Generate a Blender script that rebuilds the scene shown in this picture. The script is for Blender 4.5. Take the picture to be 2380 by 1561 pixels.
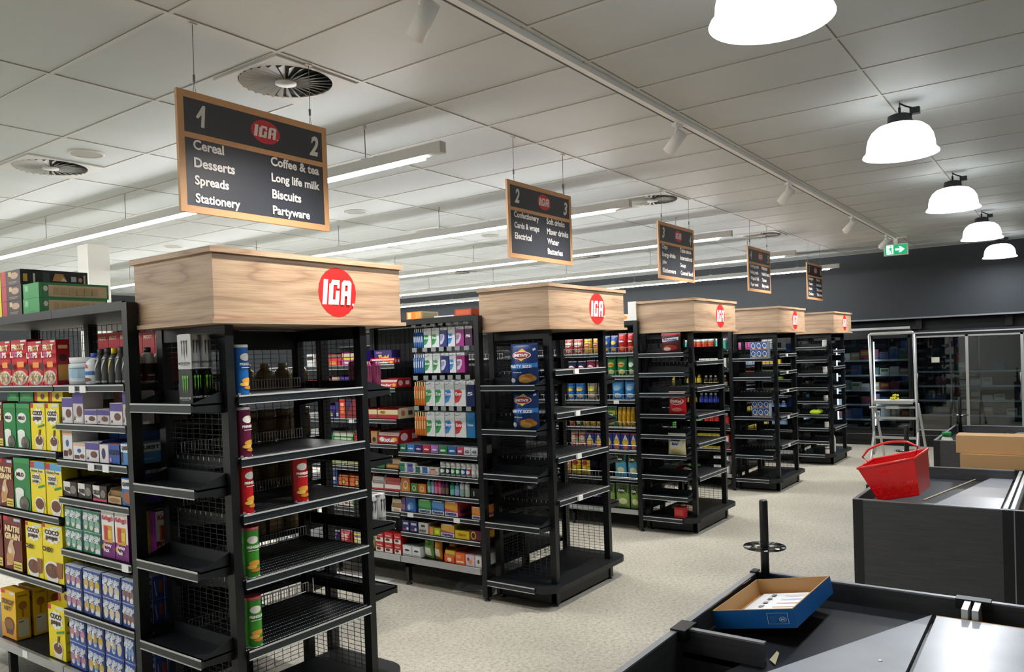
import bpy, math, random
from mathutils import Vector, Matrix
random.seed(7)
S = bpy.context.scene
for o in list(bpy.data.objects): bpy.data.objects.remove(o, do_unlink=True)
COL = S.collection

# ---------------------------------------------------------------- camera, world, exposure
cd = bpy.data.cameras.new('camera'); cam = bpy.data.objects.new('camera', cd); COL.objects.link(cam)
cd.sensor_width = 36.0; cd.lens = 1819.67 * 36.0 / 2380.0; cd.shift_y = 78.885 / 2380.0
cd.clip_start = 0.05; cd.clip_end = 100
cr, cu, cf = Vector((0.58433559, -0.81076589, -0.03479358)), Vector((0.03462027, -0.0179303, 0.99923968)), Vector((0.81077331, 0.58509587, -0.01759162))
cam.matrix_world = Matrix(((cr.x, cu.x, -cf.x, -1.92849), (cr.y, cu.y, -cf.y, -2.92381), (cr.z, cu.z, -cf.z, 1.82), (0, 0, 0, 1)))
S.camera = cam
W = bpy.data.worlds.new('world'); S.world = W; W.use_nodes = True
W.node_tree.nodes['Background'].inputs[0].default_value = (0.9, 0.95, 1, 1)
W.node_tree.nodes['Background'].inputs[1].default_value = 0.02
S.view_settings.view_transform = 'Standard'; S.view_settings.look = 'None'
S.view_settings.exposure = 0.0; S.view_settings.gamma = 1.0
S.cycles.use_denoising = True; S.cycles.adaptive_threshold = 0.015
S.cycles.max_bounces = 7; S.cycles.diffuse_bounces = 4; S.cycles.glossy_bounces = 3
S.cycles.transmission_bounces = 4; S.cycles.transparent_max_bounces = 6
S.cycles.caustics_reflective = False; S.cycles.caustics_refractive = False
S.cycles.sample_clamp_indirect = 6.0
# strengths of the shop's own lamps
LINE_E, DOME_E, LENS_E, SPOT_W = 84.0, 3.2, 92.0, 185.0
LINE_X = [-2.2, 1.97, 4.60, 7.22, 9.83, 12.44]  # first strip is an unseen extra, shifted off the row to light the cereal fronts
PEND_X = [1.22, 4.03, 6.86, 9.75, 12.62]
SPOT_X = [0.67, 3.36, 6.02, 8.72, 10.95]

# ---------------------------------------------------------------- materials
def lin(h):
    h = h.lstrip('#')
    c = [int(h[i:i+2], 16) / 255 for i in (0, 2, 4)]
    return tuple(x / 12.92 if x <= 0.04045 else ((x + 0.055) / 1.055) ** 2.4 for x in c) + (1.0,)
MATS = {}
def pmat(name):
    m = bpy.data.materials.new(name); m.use_nodes = True
    return m, m.node_tree.nodes, m.node_tree.links, m.node_tree.nodes['Principled BSDF']
def mat(h, rough=0.45, metal=0.0, emit=0.0, name=None, alpha=1.0, spec=0.5):
    k = (h, rough, metal, emit, alpha, spec)
    if k in MATS: return MATS[k]
    m, n, l, b = pmat(name or ('paint_' + h))
    c = lin(h); b.inputs['Base Color'].default_value = c
    b.inputs['Roughness'].default_value = rough; b.inputs['Metallic'].default_value = metal
    b.inputs['Specular IOR Level'].default_value = spec
    if emit: b.inputs['Emission Color'].default_value = c; b.inputs['Emission Strength'].default_value = emit
    if alpha < 1: b.inputs['Alpha'].default_value = alpha
    MATS[k] = m; return m
def M(x, **k): return x if not isinstance(x, str) else mat(x, **k)
def node(n, t, **k):
    x = n.new(t)
    for a, v in k.items(): setattr(x, a, v)
    return x
def ramp(n, stops):
    r = n.new('ShaderNodeValToRGB'); e = r.color_ramp.elements
    e[0].position, e[0].color = stops[0][0], lin(stops[0][1]); e[1].position, e[1].color = stops[-1][0], lin(stops[-1][1])
    for p, c in stops[1:-1]: q = e.new(p); q.color = lin(c)
    return r
def m_floor():
    m, n, l, b = pmat('speckled_vinyl')
    tc = n.new('ShaderNodeTexCoord')
    v = node(n, 'ShaderNodeTexVoronoi'); v.inputs['Scale'].default_value = 85
    nz = node(n, 'ShaderNodeTexNoise'); nz.inputs['Scale'].default_value = 120; nz.inputs['Detail'].default_value = 4
    n2 = node(n, 'ShaderNodeTexNoise'); n2.inputs['Scale'].default_value = 38; n2.inputs['Detail'].default_value = 6
    n3 = node(n, 'ShaderNodeTexNoise'); n3.inputs['Scale'].default_value = 1.1; n3.inputs['Detail'].default_value = 3
    for x in (v, nz, n2, n3): l.new(tc.outputs['Object'], x.inputs['Vector'])
    r1 = ramp(n, [(0.30, '#7b776c'), (0.42, '#b6b1a1'), (0.55, '#cbc6b6'), (0.72, '#e0dccd')]); l.new(nz.outputs['Fac'], r1.inputs[0])
    r2 = ramp(n, [(0.35, '#9c978a'), (0.5, '#c9c4b4'), (0.66, '#dcd7c8')]); l.new(n2.outputs['Fac'], r2.inputs[0])
    mx = node(n, 'ShaderNodeMixRGB', blend_type='MIX'); mx.inputs[0].default_value = 0.5
    l.new(r1.outputs[0], mx.inputs[1]); l.new(r2.outputs[0], mx.inputs[2])
    sp = node(n, 'ShaderNodeMath', operation='LESS_THAN'); sp.inputs[1].default_value = 0.17; l.new(v.outputs['Distance'], sp.inputs[0])
    rs = node(n, 'ShaderNodeMath', operation='GREATER_THAN'); rs.inputs[1].default_value = 0.55
    sv = n.new('ShaderNodeSeparateColor'); l.new(v.outputs['Color'], sv.inputs[0]); l.new(sv.outputs[0], rs.inputs[0])
    an = node(n, 'ShaderNodeMath', operation='MULTIPLY'); l.new(sp.outputs[0], an.inputs[0]); l.new(rs.outputs[0], an.inputs[1])
    m2 = node(n, 'ShaderNodeMixRGB'); m2.inputs[2].default_value = lin('#5a554c'); l.new(an.outputs[0], m2.inputs[0]); l.new(mx.outputs[0], m2.inputs[1])
    r3 = ramp(n, [(0.3, '#e2e2e2'), (0.7, '#ffffff')]); l.new(n3.outputs['Fac'], r3.inputs[0])
    m3 = node(n, 'ShaderNodeMixRGB', blend_type='MULTIPLY'); m3.inputs[0].default_value = 1; l.new(m2.outputs[0], m3.inputs[1]); l.new(r3.outputs[0], m3.inputs[2])
    l.new(m3.outputs[0], b.inputs['Base Color']); b.inputs['Roughness'].default_value = 0.62
    return m
def m_ceiling():
    m, n, l, b = pmat('ceiling_tile')
    tc = n.new('ShaderNodeTexCoord'); sx = n.new('ShaderNodeSeparateXYZ'); l.new(tc.outputs['Object'], sx.inputs[0])
    def line(out, off, per, wd):
        a = node(n, 'ShaderNodeMath', operation='SUBTRACT'); l.new(out, a.inputs[0]); a.inputs[1].default_value = off - wd / 2
        d = node(n, 'ShaderNodeMath', operation='DIVIDE'); l.new(a.outputs[0], d.inputs[0]); d.inputs[1].default_value = per
        f = node(n, 'ShaderNodeMath', operation='FRACT'); l.new(d.outputs[0], f.inputs[0])
        g = node(n, 'ShaderNodeMath', operation='LESS_THAN'); l.new(f.outputs[0], g.inputs[0]); g.inputs[1].default_value = wd / per
        return g
    g1, g2 = line(sx.outputs[0], 0.135, 0.607, 0.006), line(sx.outputs[1], 0.455, 1.182, 0.006)
    mx = node(n, 'ShaderNodeMath', operation='MAXIMUM'); l.new(g1.outputs[0], mx.inputs[0]); l.new(g2.outputs[0], mx.inputs[1])
    nz = node(n, 'ShaderNodeTexNoise'); nz.inputs['Scale'].default_value = 0.8; l.new(tc.outputs['Object'], nz.inputs['Vector'])
    r = ramp(n, [(0.3, '#bfc5c4'), (0.7, '#c8cdcc')]); l.new(nz.outputs['Fac'], r.inputs[0])
    mc = node(n, 'ShaderNodeMixRGB'); l.new(mx.outputs[0], mc.inputs[0]); l.new(r.outputs[0], mc.inputs[1]); mc.inputs[2].default_value = lin('#77776f')
    l.new(mc.outputs[0], b.inputs['Base Color']); b.inputs['Roughness'].default_value = 0.55
    return m
def m_wood():
    m, n, l, b = pmat('elm_laminate')
    tc = n.new('ShaderNodeTexCoord')
    ge = n.new('ShaderNodeNewGeometry'); oi = n.new('ShaderNodeObjectInfo')
    sx = n.new('ShaderNodeSeparateXYZ'); l.new(ge.outputs['Position'], sx.inputs[0])
    ad = node(n, 'ShaderNodeMath', operation='ADD'); l.new(sx.outputs[0], ad.inputs[0]); l.new(sx.outputs[1], ad.inputs[1])
    cb = n.new('ShaderNodeCombineXYZ')
    ml = node(n, 'ShaderNodeMath', operation='MULTIPLY'); l.new(ad.outputs[0], ml.inputs[0]); ml.inputs[1].default_value = 0.75
    mz = node(n, 'ShaderNodeMath', operation='MULTIPLY'); l.new(sx.outputs[2], mz.inputs[0]); mz.inputs[1].default_value = 9.0
    l.new(ml.outputs[0], cb.inputs[0]); l.new(mz.outputs[0], cb.inputs[2])
    nz = node(n, 'ShaderNodeTexNoise'); nz.inputs['Scale'].default_value = 1.0; nz.inputs['Detail'].default_value = 2.0; nz.inputs['Distortion'].default_value = 0.4
    l.new(cb.outputs[0], nz.inputs['Vector'])
    k = node(n, 'ShaderNodeMath', operation='MULTIPLY'); l.new(nz.outputs['Fac'], k.inputs[0]); k.inputs[1].default_value = 10.0
    fr = node(n, 'ShaderNodeMath', operation='PINGPONG'); l.new(k.outputs[0], fr.inputs[0]); fr.inputs[1].default_value = 1.0
    r = ramp(n, [(0.0, '#a98d73'), (0.25, '#bfa184'), (0.65, '#c8ab8d'), (1.0, '#cdb193')]); l.new(fr.outputs[0], r.inputs[0])
    cb2 = n.new('ShaderNodeCombineXYZ'); m4 = node(n, 'ShaderNodeMath', operation='MULTIPLY'); l.new(ad.outputs[0], m4.inputs[0]); m4.inputs[1].default_value = 5
    m5 = node(n, 'ShaderNodeMath', operation='MULTIPLY'); l.new(sx.outputs[2], m5.inputs[0]); m5.inputs[1].default_value = 160
    l.new(m4.outputs[0], cb2.inputs[0]); l.new(m5.outputs[0], cb2.inputs[2])
    n2 = node(n, 'ShaderNodeTexNoise'); n2.inputs['Scale'].default_value = 1; n2.inputs['Detail'].default_value = 3; l.new(cb2.outputs[0], n2.inputs['Vector'])
    r2 = ramp(n, [(0.3, '#e0d8d0'), (0.6, '#ffffff')]); l.new(n2.outputs['Fac'], r2.inputs[0])
    mm = node(n, 'ShaderNodeMixRGB', blend_type='MULTIPLY'); mm.inputs[0].default_value = 1; l.new(r.outputs[0], mm.inputs[1]); l.new(r2.outputs[0], mm.inputs[2])
    l.new(mm.outputs[0], b.inputs['Base Color']); b.inputs['Roughness'].default_value = 0.5
    return m
def m_perf():
    m, n, l, b = pmat('perforated_black_steel')
    tc = n.new('ShaderNodeTexCoord'); sx = n.new('ShaderNodeSeparateXYZ'); l.new(tc.outputs['Object'], sx.inputs[0])
    def stripe(out, per, duty):
        d = node(n, 'ShaderNodeMath', operation='DIVIDE'); l.new(out, d.inputs[0]); d.inputs[1].default_value = per
        f = node(n, 'ShaderNodeMath', operation='FRACT'); l.new(d.outputs[0], f.inputs[0])
        g = node(n, 'ShaderNodeMath', operation='LESS_THAN'); l.new(f.outputs[0], g.inputs[0]); g.inputs[1].default_value = duty
        return g
    a, c = stripe(sx.outputs[1], 0.042, 0.13), stripe(sx.outputs[0], 0.013, 0.45)
    mu = node(n, 'ShaderNodeMath', operation='MULTIPLY'); l.new(a.outputs[0], mu.inputs[0]); l.new(c.outputs[0], mu.inputs[1])
    mx = node(n, 'ShaderNodeMixRGB'); l.new(mu.outputs[0], mx.inputs[0]); mx.inputs[1].default_value = lin('#17191b'); mx.inputs[2].default_value = lin('#e3e6e6')
    l.new(mx.outputs[0], b.inputs['Base Color']); b.inputs['Roughness'].default_value = 0.42
    return m
def m_laminate(name, c1, c2, rough):
    m, n, l, b = pmat(name)
    tc = n.new('ShaderNodeTexCoord'); mp = n.new('ShaderNodeMapping'); mp.inputs['Scale'].default_value = (3, 3, 60)
    l.new(tc.outputs['Object'], mp.inputs[0])
    nz = node(n, 'ShaderNodeTexNoise'); nz.inputs['Scale'].default_value = 1.4; nz.inputs['Detail'].default_value = 4; l.new(mp.outputs[0], nz.inputs['Vector'])
    r = ramp(n, [(0.3, c1), (0.7, c2)]); l.new(nz.outputs['Fac'], r.inputs[0]); l.new(r.outputs[0], b.inputs['Base Color'])
    b.inputs['Roughness'].default_value = rough
    return m
def m_glass(name, tint, mixv=0.12, rough=0.02):
    m = bpy.data.materials.new(name); m.use_nodes = True; n = m.node_tree.nodes; l = m.node_tree.links
    n.remove(n['Principled BSDF'])
    t = n.new('ShaderNodeBsdfTransparent'); t.inputs[0].default_value = lin(tint)
    g = n.new('ShaderNodeBsdfGlossy'); g.inputs['Roughness'].default_value = rough
    f = n.new('ShaderNodeFresnel'); f.inputs[0].default_value = 1.5
    a = node(n, 'ShaderNodeMath', operation='ADD'); l.new(f.outputs[0], a.inputs[0]); a.inputs[1].default_value = mixv
    mx = n.new('ShaderNodeMixShader'); l.new(a.outputs[0], mx.inputs[0]); l.new(t.outputs[0], mx.inputs[1]); l.new(g.outputs[0], mx.inputs[2])
    l.new(mx.outputs[0], n['Material Output'].inputs[0]); return m
def m_dome():
    m, n, l, b = pmat('glowing_prismatic_dome')
    tc = n.new('ShaderNodeTexCoord'); nz = node(n, 'ShaderNodeTexNoise'); nz.inputs['Scale'].default_value = 14; l.new(tc.outputs['Object'], nz.inputs['Vector'])
    r = ramp(n, [(0.35, '#d8dde6'), (0.55, '#ffffff')]); l.new(nz.outputs['Fac'], r.inputs[0])
    b.inputs['Base Color'].default_value = (.9, .9, .9, 1); l.new(r.outputs[0], b.inputs['Emission Color']); b.inputs['Emission Strength'].default_value = DOME_E
    return m
FLOOR, CEIL, WOOD, PERF = m_floor(), m_ceiling(), m_wood(), m_perf()
LAM = m_laminate('charcoal_laminate', '#3a3a3c', '#474749', 0.5)
LAMG = m_laminate('grey_gloss_laminate', '#a9acb0', '#b6b9bd', 0.24)
BLK = mat('#0a0d10', 0.42, name='black_powder_coat')
BLK2 = mat('#101418', 0.5, name='black_steel_sheet')
RAIL = mat('#232a2e', 0.35, name='price_rail_plastic')
RLINE = mat('#c6c9c9', 0.35, name='price_rail_edge')
SILV = mat('#b9bcbe', 0.35, 0.6, name='zinc_rail')
CHROME = mat('#d2d3d2', 0.3, 0.8, name='bright_wire')
WIRE = mat('#1d2326', 0.4, name='black_wire')
ALU = mat('#c9cac7', 0.38, 0.55, name='anodised_aluminium')
WHITE = mat('#f1f1ee', 0.5, name='white_paint')
OFFW = mat('#c9c9c4', 0.5, name='off_white_metal')
TAG = mat('#f4f4f2', 0.6, name='paper_ticket')
DKWALL = mat('#2b2f33', 0.7, name='charcoal_wall_paint')
LINE = mat('#ffffff', 0.5, 0, LINE_E, name='led_diffuser')
DOME = m_dome()
GLASS = m_glass('door_glass', '#d5dde0', 0.04)
CLEAR = m_glass('clear_acrylic', '#eef2f2', 0.06)
CARD = mat('#c49a66', 0.75, name='brown_cardboard')

# ---------------------------------------------------------------- text to polygons
TX = {}
def text_poly(s, bold=0.02, shear=0.0, res=3):
    k = (s, bold, shear)
    if k in TX: return TX[k]
    c = bpy.data.curves.new('t', 'FONT'); c.body = s; c.size = 1; c.resolution_u = res; c.offset = bold; c.shear = shear; c.fill_mode = 'FRONT'
    o = bpy.data.objects.new('t', c)
    me = bpy.data.meshes.new_from_object(o)
    V = [(v.co.x, v.co.y) for v in me.vertices]; F = [tuple(p.vertices) for p in me.polygons]
    bpy.data.meshes.remove(me); bpy.data.objects.remove(o); bpy.data.curves.remove(c)
    if V:
        x0, x1 = min(v[0] for v in V), max(v[0] for v in V); y0, y1 = min(v[1] for v in V), max(v[1] for v in V)
        V = [((x - x0) / max(x1 - x0, 1e-6) - .5, (y - y0) / max(y1 - y0, 1e-6) - .5) for x, y in V]
        asp = (x1 - x0) / max(y1 - y0, 1e-6)
    else: asp = 1
    TX[k] = (V, F, asp); return TX[k]

# ---------------------------------------------------------------- mesh builder
class MB:
    def __init__(s): s.v = []; s.f = []; s.m = []; s.mats = []; s.sm = []
    def mi(s, m):
        m = M(m)
        if m not in s.mats: s.mats.append(m)
        return s.mats.index(m)
    def add(s, V, F, m, smooth=False):
        b = len(s.v); i = s.mi(m); s.v += [tuple(v) for v in V]
        for f in F: s.f.append(tuple(b + k for k in f)); s.m.append(i); s.sm.append(smooth)
        return s
    def box(s, x0, y0, z0, x1, y1, z1, m):
        V = [(x0, y0, z0), (x1, y0, z0), (x1, y1, z0), (x0, y1, z0), (x0, y0, z1), (x1, y0, z1), (x1, y1, z1), (x0, y1, z1)]
        return s.add(V, [(0, 3, 2, 1), (4, 5, 6, 7), (0, 1, 5, 4), (1, 2, 6, 5), (2, 3, 7, 6), (3, 0, 4, 7)], m)
    def prism(s, pts, axis, a, b, m):
        # polygon pts in the two other axes, extruded a..b along axis (0,1,2)
        def P(p, t):
            q = list(p); q.insert(axis, t); return tuple(q)
        n = len(pts); V = [P(p, a) for p in pts] + [P(p, b) for p in pts]
        F = [tuple(range(n - 1, -1, -1)), tuple(range(n, 2 * n))] + [(i, (i + 1) % n, n + (i + 1) % n, n + i) for i in range(n)]
        return s.add(V, F, m)
    def lathe(s, prof, c, m, n=20, axis=2, cap=True, smooth=True):
        V = []; F = []
        for r, h in prof:
            for k in range(n):
                a = 2 * math.pi * k / n; p = [r * math.cos(a), r * math.sin(a)]; p.insert(axis, h)
                V.append((p[0] + c[0], p[1] + c[1], p[2] + c[2]))
        for i in range(len(prof) - 1):
            for k in range(n):
                F.append((i * n + k, i * n + (k + 1) % n, (i + 1) * n + (k + 1) % n, (i + 1) * n + k))
        s.add(V, F, m, smooth)
        if cap:
            b = len(s.v) - len(V); i = s.mi(m)
            for q, rev in ((0, True), (len(prof) - 1, False)):
                if prof[q][0] > 1e-5:
                    f = [b + q * n + k for k in range(n)]
                    s.f.append(tuple(f[::-1] if rev else f)); s.m.append(i); s.sm.append(False)
        return s
    def tube(s, pts, r, m, n=8, closed=False):
        pts = [Vector(p) for p in pts]; V = []; F = []; N = len(pts)
        up = Vector((0.013, 0.021, 1))
        for i, p in enumerate(pts):
            a = pts[(i - 1) % N] if (closed or i > 0) else p; b = pts[(i + 1) % N] if (closed or i < N - 1) else p
            t = (b - a).normalized(); u = t.cross(up)
            if u.length < 1e-3: u = t.cross(Vector((1, 0, 0)))
            u.normalize(); w = u.cross(t)
            for k in range(n):
                g = 2 * math.pi * k / n; V.append(p + r * (math.cos(g) * u + math.sin(g) * w))
        for i in range(N if closed else N - 1):
            j = (i + 1) % N
            for k in range(n): F.append((i * n + k, i * n + (k + 1) % n, j * n + (k + 1) % n, j * n + k))
        if not closed: F += [tuple(range(n - 1, -1, -1)), tuple(range((N - 1) * n, N * n))]
        return s.add(V, F, m, n > 4)
    def decal(s, shapes, fn, eps=0.0006):
        fn0 = fn
        class Cl:
            curved = fn0.curved
            def __call__(s_, u, v, e): return fn0(min(max(u, .004), .996), min(max(v, .004), .996), e)
        cl = Cl()
        for li, sh in enumerate(shapes):
            t = sh[0]; fn = fn0 if t == 't' else cl; e = eps * (1 + li * 0.7)
            if t == 'r':
                _, u0, v0, u1, v1, c = sh; nu = max(1, int(abs(u1 - u0) * 8)) if fn.curved else 1; nv = max(1, int(abs(v1 - v0) * 8)) if fn.curved else 1
                V = [fn(u0 + (u1 - u0) * i / nu, v0 + (v1 - v0) * j / nv, e) for j in range(nv + 1) for i in range(nu + 1)]
                F = [(j * (nu + 1) + i, j * (nu + 1) + i + 1, (j + 1) * (nu + 1) + i + 1, (j + 1) * (nu + 1) + i) for j in range(nv) for i in range(nu)]
                s.add(V, F, c)
            elif t == 'e':
                _, u, v, ru, rv, c = sh[:6]; n = 20; rings = 3 if fn.curved else 1
                V = [fn(u, v, e)]; F = []
                for q in range(1, rings + 1):
                    for k in range(n):
                        a = 2 * math.pi * k / n; V.append(fn(u + ru * q / rings * math.cos(a), v + rv * q / rings * math.sin(a), e))
                F += [(0, 1 + k, 1 + (k + 1) % n) for k in range(n)]
                for q in range(1, rings): F += [(1 + (q - 1) * n + k, 1 + q * n + k, 1 + q * n + (k + 1) % n, 1 + (q - 1) * n + (k + 1) % n) for k in range(n)]
                s.add(V, F, c)
            elif t == 's':
                _, u, v, ru, rv, n, c = sh
                V = [fn(u, v, e)] + [fn(u + ru * (1 if k % 2 else .8) * math.cos(math.pi * k / n), v + rv * (1 if k % 2 else .8) * math.sin(math.pi * k / n), e) for k in range(2 * n)]
                s.add(V, [(0, 1 + k, 1 + (k + 1) % (2 * n)) for k in range(2 * n)], c)
            elif t == 'p':
                c = sh[1]; q = sh[2:]; P = [(q[i], q[i + 1]) for i in range(0, len(q), 2)]
                if fn.curved:
                    cx_, cy_ = sum(p[0] for p in P) / len(P), sum(p[1] for p in P) / len(P)
                    T = [((cx_, cy_), P[i], P[(i + 1) % len(P)]) for i in range(len(P))]
                    for _ in range(2):
                        T2 = []
                        for a, b, d in T:
                            ab, bd, da = ((a[0]+b[0])/2, (a[1]+b[1])/2), ((b[0]+d[0])/2, (b[1]+d[1])/2), ((d[0]+a[0])/2, (d[1]+a[1])/2)
                            T2 += [(a, ab, da), (ab, b, bd), (da, bd, d), (ab, bd, da)]
                        T = T2
                    s.add([fn(p[0], p[1], e) for t3 in T for p in t3], [(3 * k, 3 * k + 1, 3 * k + 2) for k in range(len(T))], c)
                else: s.add([fn(a, b, e) for a, b in P], [tuple(range(len(P)))], c)
            elif t == 't':
                _, tx, u, v, w, h, c = sh[:7]; shear = sh[7] if len(sh) > 7 else 0.0; bold = sh[8] if len(sh) > 8 else 0.02
                V, F, _a = text_poly(tx, bold, shear); s.add([fn(u + x * w, v + y * h, e) for x, y in V], F, c)
        return s
    def mesh(s, name, origin=(0, 0, 0)):
        me = bpy.data.meshes.new(name)
        ox, oy, oz = origin
        me.from_pydata([(a - ox, b - oy, c - oz) for a, b, c in s.v], [], s.f)
        for m in s.mats: me.materials.append(m)
        me.polygons.foreach_set('material_index', s.m); me.polygons.foreach_set('use_smooth', s.sm); me.update()
        return me
def face_fn(o, ux, vz, n):
    o, ux, vz, n = Vector(o), Vector(ux), Vector(vz), Vector(n)
    f = lambda u, v, e: tuple(o + ux * u + vz * v + n * e)
    class F:
        curved = False
        def __call__(s, u, v, e): return f(u, v, e)
    return F()
class CylFn:
    curved = True
    def __init__(s, c, r, z0, z1, span=math.pi, rot=0.0): s.a = (c, r, z0, z1, span, rot)
    def __call__(s, u, v, e):
        c, r, z0, z1, sp, rot = s.a; a = -math.pi / 2 + (u - .5) * sp + rot
        return (c[0] + (r + e) * math.cos(a), c[1] + (r + e) * math.sin(a), z0 + (z1 - z0) * v)

# ---------------------------------------------------------------- objects
def link(name, me, parent=None, loc=(0, 0, 0), rz=0.0):
    o = bpy.data.objects.new(name, me); COL.objects.link(o); o.location = loc; o.rotation_euler = (0, 0, rz)
    if parent: o.parent = parent
    return o
def tag(o, label, cat, group=None):
    o['label'] = label; o['category'] = cat
    if group: o['group'] = group
    return o
def empty(name, loc, label, cat, group=None, rz=0.0):
    o = bpy.data.objects.new(name, None); COL.objects.link(o); o.location = loc; o.rotation_euler = (0, 0, rz); o.empty_display_size = 0.05
    return tag(o, label, cat, group)
ORI = {}
def part(name, mb, parent, label=None):
    # mb in world coordinates; parents are unrotated Empties / meshes with origins recorded in ORI
    org = ORI.get(parent.name, tuple(parent.location)); me = mb.mesh(name, org)
    o = link(name, me, parent); ORI[o.name] = org
    if label: o['label'] = label
    return o
def struct(name, mb):
    o = link(name, mb.mesh(name)); o['kind'] = 'structure'; return o
def copy_tree(o, parent=None):
    c = o.copy(); COL.objects.link(c)
    if parent: c.parent = parent; c.matrix_parent_inverse = Matrix()
    for ch in list(o.children): copy_tree(ch, c)
    return c
ORD = ['first', 'second', 'third', 'fourth', 'fifth', 'sixth', 'seventh', 'eighth', 'ninth', 'tenth', 'eleventh', 'twelfth', 'thirteenth', 'fourteenth']

# ================================================================= ROOM SHELL
CZ = 3.47
def plane(x0, y0, x1, y1, z, m, flip=False):
    return MB().add([(x0, y0, z), (x1, y0, z), (x1, y1, z), (x0, y1, z)], [(3, 2, 1, 0) if flip else (0, 1, 2, 3)], m)
struct('floor', MB().box(-5, -7, -0.1, 14, 14.4, 0, FLOOR))
struct('ceiling', MB().box(-5, -7, CZ, 14, 14.4, CZ + .1, CEIL))
g = MB()
k = 0.15
for i in range(-8, 23): g.box(k + .607 * i - .011, -7, CZ - .004, k + .607 * i + .011, 14.3, CZ, OFFW)
for i in range(-6, 12): g.box(-5, .47 + 1.182 * i - .011, CZ - .0045, 13.5, .47 + 1.182 * i + .011, CZ - .0005, OFFW)
struct('trim_1', g)                                       # the ceiling's tee grid
struct('wall_right', MB().box(13.5, -7, 2.245, 13.7, 14.4, CZ, DKWALL))
struct('wall_right_lower', MB().box(13.95, -7, 0, 14.05, 14.4, 2.4, mat('#3b3d40', .7)))
b = MB().box(13.47, -7, 2.235, 13.5, 14.3, 2.262, mat('#7b7d80', .5)); struct('trim_2', b)
struct('wall_far', MB().box(-5, 14.3, 0, 14, 14.5, CZ, DKWALL))
struct('wall_left', MB().box(-5.1, -7, 0, -5, 14.4, CZ, WHITE))
struct('wall_near', MB().box(-5, -7.1, 0, 14, -7, CZ, mat('#b9b7b0', .7)))
c = MB().box(3.14, 7.45, 0, 3.42, 7.72, CZ, mat('#dcdad2', .5)); struct('column', c)

# ================================================================= LIGHTS
for i, x in enumerate(LINE_X):
    y0, y1 = 0.38, 13.4
    wh = ['first', 'second', 'third', 'fourth', 'fifth', 'sixth'][i]
    r = empty('linear_light', (x, y0, 3.14), f'slim white linear light hung over the {wh} aisle counted from the cereal side', 'light', 'linear lights over the aisles')
    part('housing', MB().box(x - .03, y0, 3.155, x + .03, y1, 3.225, OFFW), r)
    part('diffuser', MB().box(x - .024, y0 + .17, 3.138, x + .024, y1, 3.156, LINE), r)
    y = 1.09
    while y < y1:
        part('suspension_wire', MB().tube([(x, y, 3.225), (x, y, CZ)], .003, mat('#6c6e6c', .5), 6).box(x - .02, y - .03, 3.224, x + .02, y + .03, 3.236, OFFW).lathe([(.012, -.03), (.012, 0)], (x, y, CZ), OFFW, 8), r)
        y += 1.61
PN = ['first', 'second', 'third', 'fourth', 'fifth']
DP = [(.040, .212), (.10, .207), (.145, .192), (.180, .162), (.203, .12), (.213, .075), (.216, .032), (.235, .011), (.240, 0), (.225, .0), (.205, .02)]
for i, x in enumerate(PEND_X):
    y, z = -1.97, 3.105
    r = empty('pendant_lamp', (x, y, z), f'glowing glass dome pendant lamp, {PN[i]} in the row over the checkouts', 'lamp', 'dome pendants over the checkouts')
    part('dome', MB().lathe(DP, (x, y, z), DOME, 40), r)
    part('lens', MB().lathe([(.20, .016), (.001, .014)], (x, y, z), mat('#f3f8ff', .5, 0, LENS_E, name='pendant_lens'), 36, 2, False), r)
    part('driver_housing', MB().lathe([(.085, .203), (.09, .212), (.078, .228), (.075, .265), (.05, .275)], (x, y, z), BLK2, 20).box(x + .01, y - .12, z + .270, x + .055, y - .06, z + .312, BLK2), r)
    part('hook', MB().tube([(x, y, z + .27), (x, y, z + .322)], .009, BLK2).tube([(x + .018 * math.sin(a), y, z + .34 + .018 * math.cos(a)) for a in [q * math.pi / 6 for q in range(12)]], .004, ALU, 6, True).tube([(x, y, z + .356), (x, y, CZ)], .004, ALU, 6).tube([(x, y, z + .35), (x + .01, y - .04, z + .325), (x + .03, y - .09, z + .305)], .006, BLK2), r)
tr = empty('lighting_track', (0, -.66, CZ), 'white surface lighting track running along the ceiling above the endcaps', 'lighting track')
part('track_rail', MB().box(-4, -.685, CZ - .035, 11.5, -.645, CZ, WHITE), tr)
part('slot', MB().box(-4, -.643, CZ - .036, 11.49, -.632, CZ - .004, mat('#3c3a36', .6)).box(-4, -.645, CZ - .03, 11.49, -.63, CZ, WHITE), tr)
for i, x in enumerate(SPOT_X):
    r = empty('track_spotlight', (x, -.64, CZ - .03), f'white cylinder spotlight on the ceiling track, {PN[i]} along it', 'spotlight', 'spotlights on the track')
    part('adapter', MB().box(x - .06, -.655, CZ - .055, x + .06, -.62, CZ - .03, WHITE).tube([(x, -.637, CZ - .055), (x, -.625, CZ - .1)], .012, WHITE), r)
    d = Vector((.12, .67, -.65)).normalized(); p = Vector((x + .03, -.66, CZ - .09))
    def cyl(m0, a, bb, rad, mtl): return m0.tube([tuple(p + d * a), tuple(p + d * bb)], rad, mtl, 24)
    part('lamp_body', cyl(MB(), 0, .17, .043, WHITE), r)
    part('lens', cyl(MB(), .1705, .172, .034, mat('#fff2df', .5, 0, 20.0)), r)
    L = bpy.data.lights.new('spot_beam', 'SPOT'); L.energy = SPOT_W; L.spot_size = math.radians(95); L.spot_blend = .9; L.shadow_soft_size = .04; L.color = (1, .92, .84)
    lo = bpy.data.objects.new('spot_beam', L); COL.objects.link(lo); lo.parent = r
    q = Vector((x + .03 - x, -.02, -.06)) + d * .19; lo.location = q
    aim = Vector((-.10, .60, -1.25)).normalized(); lo.rotation_euler = aim.to_track_quat('-Z', 'Y').to_euler()

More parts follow.
